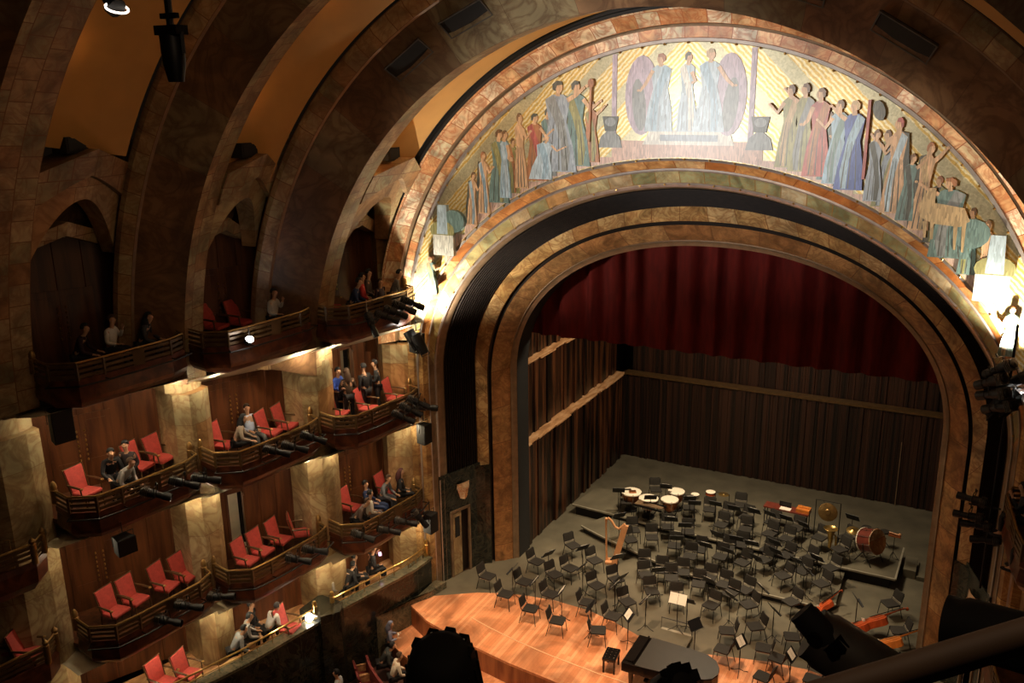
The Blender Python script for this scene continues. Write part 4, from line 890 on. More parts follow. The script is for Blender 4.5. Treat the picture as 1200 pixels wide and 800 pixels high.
for x in (-.14, .14):
    for y in (-.23, .23): b = MB(); b.box((x, y, .2), (.045, .045, .4)); b.build('leg', M['lacquer'], e)
tag(e, 'black tufted piano bench at the keyboard end of the piano', 'bench')

# harp
hp = empty('harp', (-3.92, 1.2, 0)); hp.rotation_euler = (0, 0, .25)
b = MB(); b.loft([[(x+.0, y, z) for x, y in ((.0, -.20), (.36, -.17), (.36, .17), (.0, .20))] for z in (.0, .10)], ring=True, caps=True); b.build('base', M['harp_gold'], hp, bevel=.02)
b = MB(); b.tube([(.04, 0, .08), (.02, 0, .6), (.0, 0, 1.5), (.0, 0, 1.78)], [.045, .035, .035, .045], 10); b.ball((0, 0, 1.80), .06); b.build('column', M['harp_gold'], hp, smooth=True)
b = MB(); b.loft([[(.34-.1+x0, -w_, z), (.46+x0, -w_*1.0, z-.03), (.46+x0, w_, z-.03), (.24+x0, w_, z)] for x0, w_, z in ((0, .20, .08), (.10, .17, .5), (.22, .12, 1.0), (.33, .075, 1.45), (.38, .05, 1.62))], ring=True, caps=True); b.build('soundbox', M['harp_gold'], hp)
b = MB(); b.tube([(0, 0, 1.76), (.08, 0, 1.84), (.2, 0, 1.74), (.34, 0, 1.50), (.48, 0, 1.44), (.60, 0, 1.54), (.70, 0, 1.66)], [.05, .05, .045, .045, .045, .05, .05], 8); b.build('neck', M['harp_gold'], hp, smooth=True)
b = MB()
for k in range(26): u = k/25; b.cyl((.08+.55*u, 0, 1.72-.3*math.sin(u*PI)), (.30+.36*u, 0, .14+1.3*u), .002, n=4, cap=False)
b.build('strings', M['brass'], hp); tag(hp, 'pale wooden concert harp standing near the edge of the low riser', 'harp')

# timpani
def timpano(x, y, r, lab, rot=0):
    e = empty('timpano', (x, y, .45)); e.rotation_euler = (0, 0, rot); b = MB(); b.lathe([(.06, .28), (r*.55, .34), (r*.85, .48), (r*.98, .66), (r, .80)], 24); b.build('bowl', M['copper'], e, smooth=True)
    b = MB(); b.lathe([(r*1.05, .79), (r*1.05, .83), (r*.99, .845), (r*.5, .848), (0.001, .848)], 28); b.build('head', M['drum_skin'], e, smooth=True)
    for k in range(6):
        a = k*PI/3; b = MB(); b.cyl((r*1.08*math.cos(a), r*1.08*math.sin(a), .5), (r*1.08*math.cos(a), r*1.08*math.sin(a), .86), .012, n=6); b.cyl((r*1.02*math.cos(a), r*1.02*math.sin(a), .86), (r*1.14*math.cos(a), r*1.14*math.sin(a), .86), .01, n=6); b.build('tension_rod', M['chrome'], e)
    b = MB(); b.lathe([(.26, 0), (.26, .05), (.1, .09), (.05, .3)], 16)
    for k in range(3): a = k*2*PI/3+.4; b.tube([(.2*math.cos(a), .2*math.sin(a), .05), (r*1.05*math.cos(a), r*1.05*math.sin(a), .4), (r*1.05*math.cos(a), r*1.05*math.sin(a), .72)], .02, 6)
    b.build('pedestal', M['black'], e); return tag(e, lab, 'timpani', 'timpani on the higher riser')
timpano(-4.3, 4.88, .40, 'largest copper timpano with a wooden beater box lying on its head')
timpano(-3.46, 4.62, .38, 'copper timpano second from the harp side, nearly touching the xylophone')
timpano(-2.66, 4.9, .34, 'copper timpano third from the harp side, beside the cymbal stand')
timpano(-2.66, 5.75, .33, 'smaller copper timpano set behind the other three')
b = MB(); b.box((0, 0, .03), (.28, .2, .05)); o = b.build('beater_box', M['copper'], None, (-4.22, 4.8, 1.30), (0, 0, .5)); tag(o, 'small brown box lying on the largest timpano', 'box')
def drum(x, y, r, h, z, mat, lab, name='snare_drum', stand=True, tilt=0):
    e = empty(name, (x, y, .45)); b = MB(); b.lathe([(r, z-h), (r, z)], 20); b.build('shell', mat, e, smooth=True); b = MB(); b.lathe([(r*.98, z+.004), (.001, z+.006)], 20); b.build('head', M['drum_skin'], e)
    b = MB(); b.tube([(r*1.02*math.cos(k*PI/10), r*1.02*math.sin(k*PI/10), z) for k in range(20)], .010, 5, closed=True); b.tube([(r*1.02*math.cos(k*PI/10), r*1.02*math.sin(k*PI/10), z-h) for k in range(20)], .010, 5, closed=True); b.build('hoop', M['chrome'], e)
    b = MB(); b.cyl((0, 0, .1), (0, 0, z-h), .013, n=6)
    for k in range(3): a = k*2*PI/3; b.tube([(0, 0, .25), (.28*math.cos(a), .28*math.sin(a), .01)], .011, 5); b.tube([(0, 0, z-h-.1), (r*.9*math.cos(a), r*.9*math.sin(a), z-h)], .01, 5)
    b.build('stand', M['black'], e); return tag(e, lab, 'drum')
drum(-1.85, 5.7, .17, .14, .88, M['chrome'], 'small chrome snare drum on a stand beside the timpani', tilt=0)
drum(-1.35, 6.2, .2, .12, .88, M['violin_red'], 'flat reddish drum on a stand, next along from the chrome snare drum', 'field_drum')
# triangle/cymbal frame
e = empty('cymbal_rack', (-.85, 6.15, .45)); b = MB(); b.tube([(-.28, 0, 0), (-.28, 0, .95), (.28, 0, .95), (.28, 0, 0)], .014, 6); b.tube([(-.28, -.2, .01), (-.28, .2, .01)], .014, 6); b.tube([(.28, -.2, .01), (.28, .2, .01)], .014, 6); b.build('frame', M['black'], e); b = MB(); b.lathe([(.22, 0), (.05, .012), (.02, .03), (0, .03)], 20, (.05, 0, .9)); b.build('cymbal', M['brass'], e); tag(e, 'thin black rack holding a small cymbal behind the drums', 'rack')
# xylophone
e = empty('xylophone', (-3.2, 3.15+.95, .45)); e.rotation_euler = (0, 0, -.1); b = MB()
for k in range(24): l = .42-.009*k; b.box((-.55+k*.048, -.08, .84), (.038, l, .02))
b.build('bars', M['jamb_grey'], e); b = MB(); b.box((0, -.30, .80), (1.25, .03, .08)); b.box((0, .16, .80), (1.25, .03, .08)); b.build('rails', M['black'], e)
b = MB()
for k in range(12): b.cyl((-.5+k*.09, -.08, .5+.02*k), (-.5+k*.09, -.08, .80), .02, n=8)
b.build('resonator', M['chrome'], e)
for x in (-.58, .58): b = MB(); b.tube([(x, -.3, 0), (x, -.3, .8)], .015, 6); b.tube([(x, .16, 0), (x, .16, .8)], .015, 6); b.build('leg', M['black'], e)
tag(e, 'long narrow xylophone at the riser edge between the harp and the timpani', 'xylophone')
# percussion table
e = empty('percussion_table', (1.75, 6.1, .45)); e.rotation_euler = (0, 0, -.06); b = MB(); b.box((0, 0, .84), (1.75, .5, .05)); b.build('table_top', M['bass_wood'], e)
for x in (-.82, .82):
    for y in (-.2, .2): b = MB(); b.cyl((x, y, 0), (x, y, .82), .022, n=6); b.build('leg', M['black'], e)
tag(e, 'long red-brown percussion table behind the winds', 'table')
for dx, s_, mt, nm, lab in ((-.05, (.42, .26, .02), 'white', 'score_book', 'white open book on the percussion table'), (.62, (.5, .4, .14), 'violin_orange', 'wooden_box', 'orange wooden box with instruments at the end of the percussion table'), (-.1, (.46, .03, .2), 'black', 'tabletop_stand', 'small black desk stand on the percussion table')):
    b = MB(); b.box((0, 0, s_[2]/2), s_)
    if nm == 'wooden_box': b.box((.05, 0, s_[2]+.02), (.3, .05, .04)); b.box((-.12, .06, s_[2]+.015), (.1, .2, .03))
    if nm == 'tabletop_stand': b.box((0, .08, .01), (.3, .16, .02)); 
    if nm == 'score_book': b.box((0, 0, .024), (.01, .26, .01))
    o = b.build(nm, M[mt], None, (1.75+dx, 6.1+(-.1 if nm == 'score_book' else .12 if nm == 'tabletop_stand' else 0), 1.316), (0, 0, -.06)); tag(o, lab, nm.replace('_', ' '))
# gong, sousaphone-like tuba on chair, cymbal, bass drum, beaters
e = empty('gong', (3.3, 5.85, .45)); b = MB(); b.M = Matrix.Translation((0, 0, 1.15)) @ Matrix.Rotation(PI/2-.15, 4, 'X'); b.lathe([(.34, -.03), (.36, 0), (.33, .02), (.12, .03), (.1, .05), (0, .05)], 28); b.build('disc', M['brass_dull'], e, smooth=True)
b = MB(); b.tube([(-.45, 0, 0), (-.45, 0, 1.6), (.45, 0, 1.6), (.45, 0, 0)], .02, 6); b.tube([(-.45, -.25, .02), (-.45, .25, .02)], .02, 6); b.tube([(.45, -.25, .02), (.45, .25, .02)], .02, 6); b.tube([(-.2, 0, 1.6), (-.12, 0, 1.48)], .006, 4); b.tube([(.2, 0, 1.6), (.12, 0, 1.48)], .006, 4); b.build('frame', M['black'], e); tag(e, 'round dull brass gong in a black frame on the higher riser', 'gong')
e = empty('tuba', (3.6, 4.75, .45)); e.rotation_euler = (0, 0, .5); b = MB(); b.tube([(0, 0, 1.0), (0, 0, .8), (.02, 0, .55), (.0, 0, .3), (.12, 0, .18), (.24, 0, .3), (.22, 0, .7), (.12, 0, .82), (.06, 0, .7)], [.20, .11, .075, .06, .055, .05, .035, .028, .02], 12); b.build('body', M['brass'], e, smooth=True); b = MB(); b.lathe([(.12, .88), (.2, 1.0), (.26, 1.05), (.25, 1.055), (.1, .95)], 20); b.build('bell', M['brass'], e, smooth=True)
b = MB()
for k in range(4): b.cyl((.08+.035*k-.04, .07, .4), (.08+.035*k-.04, .07, .62), .014, n=8)
b.build('valves', M['chrome'], e); b = MB(); b.cyl((.1, 0, 0), (.1, 0, .2), .02, n=6)
for k in range(3): a = k*2*PI/3; b.tube([(.1, 0, .12), (.1+.2*math.cos(a), .2*math.sin(a), .01)], .012, 5)
b.build('stand', M['black'], e); tag(e, 'brass tuba standing upright between the chairs near the gong', 'tuba')
e = empty('suspended_cymbal', (4.35, 5.0, .45)); b = MB(); b.M = Matrix.Translation((0, 0, 1.02)) @ Matrix.Rotation(.25, 4, 'X'); b.lathe([(.24, 0), (.08, .02), (.04, .05), (0, .055)], 24); b.build('cymbal', M['brass'], e, smooth=True); b = MB(); b.cyl((0, 0, .1), (0, 0, 1.05), .012, n=6)
for k in range(3): a = k*2*PI/3; b.tube([(0, 0, .35), (.25*math.cos(a), .25*math.sin(a), .01)], .01, 5)
b.build('stand', M['chrome'], e); tag(e, 'pale brass cymbal on a thin chrome stand beside the bass drum', 'cymbal')
e = empty('bass_drum', (5.0, 4.85, .45)); e.rotation_euler = (0, 0, 1.05)
R1 = Matrix.Translation((0, 0, .82)) @ Matrix.Rotation(PI/2-.30, 4, 'X')
b = MB(); b.M = R1; b.lathe([(.44, -.27), (.44, .27)], 32); b.build('shell', M['bass_wood'], e, smooth=True)
for z in (-.28, .28): b = MB(); b.M = R1; b.lathe([(.46, z-.02), (.47, z), (.46, z+.02), (.43, z+.015), (.001, z+.012)], 32) if z > 0 else b.lathe([(.001, z-.012), (.43, z-.015), (.46, z-.02), (.47, z), (.46, z+.02)], 32); b.build('hoop_and_head', M['drum_skin'] if z < 0 else M['onyx_cream'], e, smooth=True)
for k in range(10):
    a = k*PI/5; b = MB(); b.M = R1; b.cyl((.47*math.cos(a), .47*math.sin(a), -.28), (.47*math.cos(a), .47*math.sin(a), .28), .009, n=6); b.ball((.47*math.cos(a), .47*math.sin(a), 0), .022, 8, 4); b.ball((.48*math.cos(a), .48*math.sin(a), .28), .025, 8, 4); b.build('tension_rod', M['chrome'], e)
b = MB(); b.tube([(-.35, -.35, 0), (-.4, 0, .5), (-.45, 0, .85)], .018, 6); b.tube([(-.35, .35, 0), (-.4, 0, .5)], .018, 6); b.tube([(.35, -.35, 0), (.4, 0, .5), (.45, 0, .85)], .018, 6); b.tube([(.35, .35, 0), (.4, 0, .5)], .018, 6); b.tube([(-.35, 0, .1), (.35, 0, .1)], .015, 6); b.build('cradle', M['black'], e)
tag(e, 'large red-brown bass drum tilted on its stand at the end of the riser', 'drum')
e = empty('beater_tray', (5.75, 5.4, .45)); b = MB(); b.cyl((0, 0, .05), (0, 0, .95), .012, n=6)
for k in range(3): a = k*2*PI/3; b.tube([(0, 0, .3), (.2*math.cos(a), .2*math.sin(a), .01)], .01, 5)
b.build('stand', M['black'], e); b = MB(); b.box((0, 0, .97), (.42, .3, .03)); b.build('tray', M['copper'], e); tag(e, 'small tray on a stand beyond the bass drum', 'tray')
b = MB(); b.tube([(-.2, .06, 0), (.14, -.04, .0)], .012, 6); b.ball((.17, -.05, .02), .055, 10, 6); o = b.build('drum_beater', M['harp_gold'], None, (5.75, 5.4, 1.48)); tag(o, 'drum beater with pale round head lying on the small tray', 'beater')
for i, (x, y, lab) in enumerate(((4.7, 6.25, 'round black stool behind the bass drum, closer to the cymbal'), (5.35, 6.2, 'round black stool behind the bass drum, closer to the steps'))):
    e = empty('drum_stool', (x, y, .0 if y > 6.5 else .45)); b = MB(); b.lathe([(.001, .60), (.17, .60), (.19, .63), (.18, .67), (.001, .68)], 18); b.build('seat', M['chair_cloth'], e, smooth=True); b = MB(); b.cyl((0, 0, .1), (0, 0, .6), .018, n=6)
    for k in range(3): a = k*2*PI/3; b.tube([(0, 0, .3), (.22*math.cos(a), .22*math.sin(a), .01)], .012, 5)
    b.build('base', M['black'], e); tag(e, lab, 'stool')
# cellos and basses
def viol(name, L, loc, rot, mat, lab, cat):
    """L body length; built lying in local xy plane, top facing +z, neck towards +x"""
    e = empty(name, loc); e.rotation_euler = rot; w_ = L*.33; pr = []
    prof = [(0, .02), (.02, .62), (.10, .92), (.22, .98), (.34, .80), (.42, .60), (.52, .58), (.60, .66), (.74, .84), (.86, .82), (.95, .58), (1.0, .16)]
    up = [(x*L, k*w_) for x, k in prof]; poly = up+[(x, -y) for x, y in up[::-1]]; th = L*.09
    b = MB(); b.prism(poly, -th, th); b.build('body', mat, e, bevel=L*.012)
    cx = [(x*L, k*w_*.7) for x, k in prof]; b = MB(); b.prism(cx+[(x, -y) for x, y in cx[::-1]], th, th+L*.02); b.build('belly', mat, e, bevel=L*.015)
    b = MB(); b.tube([(L*.95, 0, th*.9), (L*1.35, 0, th*1.1), (L*1.60, 0, th*1.1)], [L*.028, L*.022, L*.02], 8); b.ball((L*1.66, 0, th*.7), (L*.05, L*.03, L*.045)); b.build('neck', mat, e, smooth=True)
    b = MB(); b.loft([[(x, -y, z), (x, y, z), (x, y, z+.01), (x, -y, z+.01)] for x, y, z in ((L*.62, L*.04, th+L*.06), (L*1.55, L*.022, th*1.1+L*.03))], ring=True, caps=True); b.build('fingerboard', M['lacquer'], e)
    b = MB(); b.box((L*.42, 0, th+L*.05), (L*.015, L*.13, L*.08)); b.build('bridge', M['white'], e); b = MB(); b.loft([[(x, -y, z), (x, y, z), (x, y, z+.01), (x, -y, z+.01)] for x, y, z in ((L*.05, L*.02, th+L*.03), (L*.28, L*.045, th+L*.055))], ring=True, caps=True); b.build('tailpiece', M['lacquer'], e)
    for s_ in (-1, 1):
        b = MB(); b.tube([(L*.34, s_*L*.11, th+L*.022), (L*.40, s_*L*.085, th+L*.024), (L*.47, s_*L*.10, th+L*.022)], L*.006, 4); b.build('sound_hole', M['lacquer'], e)
    for k in range(4): b = MB(); b.cyl((L*(1.52+.03*k), -L*.06, th), (L*(1.52+.03*k), L*.06, th), L*.008, n=6); b.build('peg', M['lacquer'], e)
    return tag(e, lab, cat)
viol('cello', .92, (3.80, .45, .34), (-.55, -.25, 1.05), M['violin_red'], 'red cello resting on its side against a chair near the riser corner', 'cello')
viol('double_bass', 1.30, (5.05, .05, .40), (-.5, -.14, .75), M['violin_red'], 'dark red double bass lying on its side by the column', 'double bass')
viol('double_bass', 1.25, (5.62, -.95, .42), (-.5, -.14, .72), M['violin_orange'], 'orange double bass lying on its side, closer to the stage edge', 'double bass')

# ------------------------------------------------------------------ red armchairs in the boxes
def make_arm():
    r = empty('box_armchair'); b = MB(); b.prism([(-.22, -.23), (.26, -.25), (.26, .25), (-.22, .23)], .38, .47); b.build('seat', M['red_cloth'], r, bevel=.03)
    b = MB(); b.loft([[(-.20, -w_, z0), (-.14, -w_, z0), (-.14, w_, z0), (-.20, w_, z0)] for z0, w_ in ((.44, .22),)]+[[(-.34, -.25, .98), (-.28, -.25, 1.0), (-.28, .25, 1.0), (-.34, .25, .98)]], ring=True, caps=True); b.build('backrest', M['red_cloth'], r, bevel=.015)
    b = MB(); b.tube([(-.16, -.245, .42), (-.31, -.275, 1.0), (-.31, .275, 1.0), (-.16, .245, .42)], .018, 6); b.build('back_frame', M['rail_wood'], r)
    for s_ in (-1, 1):
        b = MB(); b.tube([(-.22, s_*.28, .66), (.0, s_*.30, .66), (.22, s_*.30, .64)], [.022, .028, .028], 6); b.cyl((.18, s_*.30, .64), (.2, s_*.28, .40), .016, n=6); a_ = b.build('armrest', M['rail_wood'], r); b = MB(); b.ball((.23, s_*.30, .645), (.035, .04, .025), 8, 5); b.build('brass_tip', M['brass'], a_)
        for x in (-.2, .23): b = MB(); b.tube([(x, s_*.23, .4), (x*1.15, s_*.24, 0)], [.022, .014], 6); b.build('leg', M['rail_wood'], r)
    return r
ar0 = make_arm(); art = snapshot(ar0); au = [False]
for k, pts, labs in (('A2', [(-12.45, -13.75), (-12.55, -11.95), (-12.45, -11.3)], ['red armchair by the box end near the hanging speaker, second tier', 'red armchair in the middle of the box behind the people in black, second tier', 'red armchair beside the marble pier in the second tier box with the leaning person']),
      ('B2', [(-11.6, -9.75), (-11.05, -8.4), (-10.98, -7.75)], ['red armchair half hidden behind the woman with long hair', 'red armchair next to the couple, the one standing alone closer to them', 'red armchair beyond the couple, hard against the marble pier']),
      ('C2', [(-10.24, -6.13), (-9.7, -5.35), (-9.45, -4.15)], ['red armchair with white papers beside the man in blue', 'red armchair hidden between the standing group', 'red armchair near the brass post of the box with the standing group']),
      ('A3', [(-12.35, -13.5), (-12.35, -12.85), (-12.15, -11.95), (-12.05, -11.3)], ['red armchair first of four in the empty box, at the end far from the stage', 'red armchair second of four in the empty box far from the stage', 'red armchair third of four in the empty box far from the stage', 'red armchair last of four beside the pier in the empty box far from the stage']),
      ('B3', [(-11.1, -9.81), (-11.1, -9.15), (-11.1, -8.35), (-10.85, -7.7)], ['red armchair first of four in the empty middle box with the open door', 'red armchair second of four in the empty middle box with the open door', 'red armchair third of four in the empty middle box with the open door', 'red armchair turned sideways, last of four in the empty middle box']),
      ('C3', [(-10.5, -5.5), (-10.15, -3.95)], ['red armchair behind the man in the blue suit', 'red armchair between the man in the dark vest and the woman in black']),
      ('A4', [(-11.35, -12.2), (-11.7, -12.8)], ['red armchair with a white leaflet in the ground box far from the stage', 'dark red armchair beyond the one with the leaflet, ground box']),
      ('B4', [(-10.35, -9.1)], ['red armchair in the ground box by the small lamp']),
      ('C1', [(-10.45, -6.0)], ['dim red armchair at the end of the top tier box nearest the mosaic']),
      ('B1', [(-11.9, -9.3), (-11.6, -8.6)], ['unlit armchair in the middle top tier box, first of two', 'unlit armchair in the middle top tier box, second of two'])):
    for (x, y), lab in zip(pts, labs):
        a = (.16 if 'sideways' not in lab else .75)+random.uniform(-.1, .1)
        put(art, x, y, FL[int(k[1])]+.002, a, lab, 'armchair', 'red box armchairs', au).scale = (1.14,)*3
b = MB(); b.box((0, 0, 0), (.28, .2, .012)); o = b.build('leaflet', M['white'], None, (-11.33, -12.18, .8+.482), (0, 0, .6)); tag(o, 'white leaflet lying on a red seat in the ground box', 'leaflet')
b = MB(); b.box((0, 0, 0), (.26, .18, .03)); b.box((.06, .05, .02), (.18, .14, .02)); o = b.build('paper_bundle', M['white'], None, (-10.2, -6.1, 6.95+.49), (0, 0, .4)); tag(o, 'white papers lying on the red seat beside the man in blue', 'papers')

# ------------------------------------------------------------------ people
def skin_mesh(name, J, E, R, root, sub=1):
    keys = list(J); me = D.meshes.new(name+'_sk'); me.from_pydata([J[k] for k in keys], [(keys.index(a), keys.index(c)) for a, c in E], [])
    o = D.objects.new(name+'_sk', me); COL.objects.link(o); m = o.modifiers.new('skin', 'SKIN'); m.use_smooth_shade = True
    for i, k in enumerate(keys):
        r = R[k]; sv = me.skin_vertices[0].data[i]; sv.radius = r if isinstance(r, tuple) else (r, r); sv.use_root = (k == root)
    s_ = o.modifiers.new('sub', 'SUBSURF'); s_.levels = sub; s_.render_levels = sub
    dg = bpy.context.evaluated_depsgraph_get(); n = D.meshes.new_from_object(o.evaluated_get(dg)); n.name = name; D.objects.remove(o)
    for p in n.polygons: p.use_smooth = True
    return n
def V_(*a): return Vector(a)
def pose(sit=True, lean=0.0, arms='lap', twist=0.0, knee=.42):
    J = {}
    h0 = .10 if sit else .92
    def T(x, y, z): # lean the upper body about the hip
        c, s_ = math.cos(lean), math.sin(lean); zz = z-h0; return (x*c+zz*s_, y, h0+zz*c-x*s_)
    J['pelvis'] = (0, 0, h0); J['spine'] = T(.0, 0, h0+.20); J['chest'] = T(.01, 0, h0+.38); J['neck'] = T(.02, 0, h0+.52); J['nape'] = T(.035, 0, h0+.57)
    hx, hy, hz = T(.045, 0, h0+.64); J['jaw'] = (hx+.01, 0, hz); J['head'] = (hx+.005, 0, hz+.08); J['crown'] = (hx-.005, 0, hz+.15); J['nose'] = (hx+.105, 0, hz+.055)
    for s_, n_ in ((-1, 'R'), (1, 'L')):
        J['sh'+n_] = T(.0, s_*.17, h0+.46)
        if arms == 'lap': el, wr, d = T(-.02, s_*.24, h0+.20), T(.20, s_*.12, h0+.07), V_(.9, -s_*.25, -.1)
        elif arms == 'rail': el, wr, d = T(.14, s_*.25, h0+.22), T(.40, s_*.16, h0+.20), V_(.95, 0, -.1)
        elif arms == 'up' and s_ > 0: el, wr, d = T(.10, s_*.24, h0+.26), T(.24, s_*.10, h0+.50), V_(.4, -.1, .9)
        elif arms == 'up': el, wr, d = T(.02, s_*.23, h0+.20), T(.24, s_*.10, h0+.16), V_(.9, .2, .1)
        elif arms == 'down': el, wr, d = T(-.02, s_*.23, h0+.19), T(.06, s_*.24, h0-.05), V_(.15, 0, -1)
        else: el, wr, d = T(.05, s_*.25, h0+.22), T(.28, s_*.15, h0+.27), V_(.9, -s_*.1, .1)
        J['el'+n_] = el; J['wr'+n_] = wr; d = d.normalized(); wv = V_(*wr); pm = wv+d*.07; J['pm'+n_] = tuple(pm)
        side = d.cross(V_(0, 0, 1)).normalized() if abs(d.z) < .8 else V_(0, 1, 0).cross(d).normalized(); up = side.cross(d).normalized()
        for k, (o_, ln) in enumerate(((-.03, .062), (-.010, .075), (.010, .07), (.030, .055))):
            b0 = pm+side*o_; m1 = b0+d*ln*.55-up*.01*(1 if up.z > 0 else -1); m2 = m1+d*ln*.35-up*.022*(1 if up.z > 0 else -1)
            J['f%d%s' % (k, n_)] = tuple(b0+d*.012); J['g%d%s' % (k, n_)] = tuple(m1); J['t%d%s' % (k, n_)] = tuple(m2)
        tb = wv+d*.03+side*(.035*(-1 if s_ > 0 else 1)); J['th'+n_] = tuple(tb); J['tt'+n_] = tuple(tb+d*.045+side*(.015*(-1 if s_ > 0 else 1)))
        J['hip'+n_] = (.0, s_*.09, h0-.02)
        if sit: J['kn'+n_] = (knee, s_*.11, .10); J['an'+n_] = (knee-.02, s_*.11, -.36); J['toe'+n_] = (knee+.15, s_*.12, -.42); J['heel'+n_] = (knee-.05, s_*.11, -.42)
        else: J['kn'+n_] = (.02, s_*.10, .50); J['an'+n_] = (-.01, s_*.10, .09); J['toe'+n_] = (.14, s_*.12, .03); J['heel'+n_] = (-.04, s_*.10, .03)
    return J
RB = dict(pelvis=(.13, .10), spine=(.125, .09), chest=(.14, .10), neck=.052, nape=.05, jaw=.062, head=.088, crown=.068, nose=.012)
for n_ in 'RL':
    RB.update({'sh'+n_: .055, 'el'+n_: .038, 'wr'+n_: .027, 'pm'+n_: (.036, .018), 'hip'+n_: .085, 'kn'+n_: .055, 'an'+n_: .036, 'toe'+n_: .03, 'heel'+n_: .034, 'th'+n_: .011, 'tt'+n_: .009})
    for k in range(4): RB.update({'f%d%s' % (k, n_): .010, 'g%d%s' % (k, n_): .009, 't%d%s' % (k, n_): .008})
def person_meshes(tag_, J):
    E = [('pelvis', 'spine'), ('spine', 'chest'), ('chest', 'neck'), ('neck', 'nape'), ('nape', 'jaw'), ('jaw', 'head'), ('head', 'crown'), ('head', 'nose')]
    for n_ in 'RL':
        E += [('chest', 'sh'+n_), ('sh'+n_, 'el'+n_), ('el'+n_, 'wr'+n_), ('wr'+n_, 'pm'+n_), ('wr'+n_, 'th'+n_), ('th'+n_, 'tt'+n_), ('pelvis', 'hip'+n_), ('hip'+n_, 'kn'+n_), ('kn'+n_, 'an'+n_), ('an'+n_, 'toe'+n_), ('an'+n_, 'heel'+n_)]
        for k in range(4): E += [('pm'+n_, 'f%d%s' % (k, n_)), ('f%d%s' % (k, n_), 'g%d%s' % (k, n_)), ('g%d%s' % (k, n_), 't%d%s' % (k, n_))]
    body = skin_mesh('body_'+tag_, J, E, RB, 'pelvis')
    # ears, eyes and mouth joined to the body surface mesh
    hx, _, hz = J['head']; bm = bmesh.new(); bm.from_mesh(body); mi = 1
    for s_ in (-1, 1):
        for c, r, mt in (((hx, s_*.085, hz-.01), (.018, .012, .03), 0), ((hx+.078, s_*.032, hz+.005), (.012, .014, .009), 1)):
            g = bmesh.ops.create_uvsphere(bm, u_segments=8, v_segments=6, radius=1); bmesh.ops.scale(bm, vec=r, verts=g['verts']); bmesh.ops.translate(bm, vec=c, verts=g['verts'])
            for v in g['verts']:
                for f_ in v.link_faces: f_.material_index = mt
    g = bmesh.ops.create_uvsphere(bm, u_segments=8, v_segments=6, radius=1); bmesh.ops.scale(bm, vec=(.010, .028, .007), verts=g['verts']); bmesh.ops.translate(bm, vec=(hx+.072, 0, hz-.065), verts=g['verts'])
    for v in g['verts']:
        for f_ in v.link_faces: f_.material_index = 2
    bm.to_mesh(body); bm.free()
    JS = {k: J[k] for k in ('pelvis', 'spine', 'chest', 'neck')}; ES = [('pelvis', 'spine'), ('spine', 'chest'), ('chest', 'neck')]; RS = dict(pelvis=(.15, .12), spine=(.145, .115), chest=(.165, .125), neck=.066)
    for n_ in 'RL':
        w_ = Vector(J['wr'+n_]); e_ = Vector(J['el'+n_]); JS['sh'+n_] = J['sh'+n_]; JS['el'+n_] = J['el'+n_]; JS['cf'+n_] = tuple(e_+(w_-e_)*.9)
        ES += [('chest', 'sh'+n_), ('sh'+n_, 'el'+n_), ('el'+n_, 'cf'+n_)]; RS.update({'sh'+n_: .072, 'el'+n_: .052, 'cf'+n_: .038})
    shirt = skin_mesh('shirt_'+tag_, JS, ES, RS, 'pelvis')
    JT = {'pelvis': J['pelvis']}; ET = []; RT = dict(pelvis=(.145, .115)); JF = {}
    for n_ in 'RL':
        a_ = Vector(J['an'+n_]); k_ = Vector(J['kn'+n_]); JT['hip'+n_] = J['hip'+n_]; JT['kn'+n_] = J['kn'+n_]; JT['cu'+n_] = tuple(k_+(a_-k_)*.93)
        ET += [('pelvis', 'hip'+n_), ('hip'+n_, 'kn'+n_), ('kn'+n_, 'cu'+n_)]; RT.update({'hip'+n_: .10, 'kn'+n_: .07, 'cu'+n_: .055})
    trou = skin_mesh('trousers_'+tag_, JT, ET, RT, 'pelvis')
    sm = []
    for n_ in 'RL':
        b = MB(); t_, h_ = Vector(J['toe'+n_]), Vector(J['heel'+n_]); b.tube([h_+V_(-.03, 0, 0), h_, (h_+t_)/2, t_, t_+V_(.05, 0, 0)], [.02, .045, .045, .042, .02], 8); sm.append(b.mesh('shoe_'+tag_+n_, True))
    def hair(long):
        b = MB(); cx, _, cz = J['head']
        rows = []
        for i in range(9):
            ph = i/8*(PI*.56 if not long else PI*.60); row = []
            for k in range(16):
                a = 2*PI*k/16; fr = math.cos(a); r_ = .108; drop = ph if fr < .3 else min(ph, .95)
                row.append((cx-.012+r_*math.sin(drop)*math.cos(a)*.98, r_*math.sin(drop)*math.sin(a)*.92, cz+.028+r_*1.05*math.cos(drop)))
            rows.append(row)
        b.loft(rows, ring=True, caps=True)
        if long: b.tube([(cx-.05, 0, cz+.03), (cx-.09, 0, cz-.08), (cx-.11, 0, cz-.2), (cx-.12, 0, cz-.34)], [.075, .10, .10, .05], 10)
        return b.mesh('hair_'+tag_+('_long' if long else ''), True)
    ms = dict(body=body, shirt=shirt, trousers=trou, shoes=sm, hair=hair(False), hair_long=hair(True))
    for k, me in list(ms.items()):
        for m_ in (me if isinstance(me, list) else [me]): 
            m_.materials.clear(); m_.materials.append(M['skin'])
            if k == 'body': m_.materials.append(M['black']); m_.materials.append(M['violin_red'])
    return ms
POSES = {k: person_meshes(k, pose(*v)) for k, v in dict(lap=(True, .0, 'lap'), rail=(True, .35, 'rail'), up=(True, .08, 'up'), lean=(True, .62, 'rail'), recl=(True, -.3, 'lap', 0, .5), stand=(False, .05, 'gest'), standdown=(False, .0, 'down')).items()}
CLM = {}
def cloth(c):
    if c not in CLM: CLM[c] = plain('cloth_%d' % len(CLM), c, .8, 0, .12, 9)
    return CLM[c]
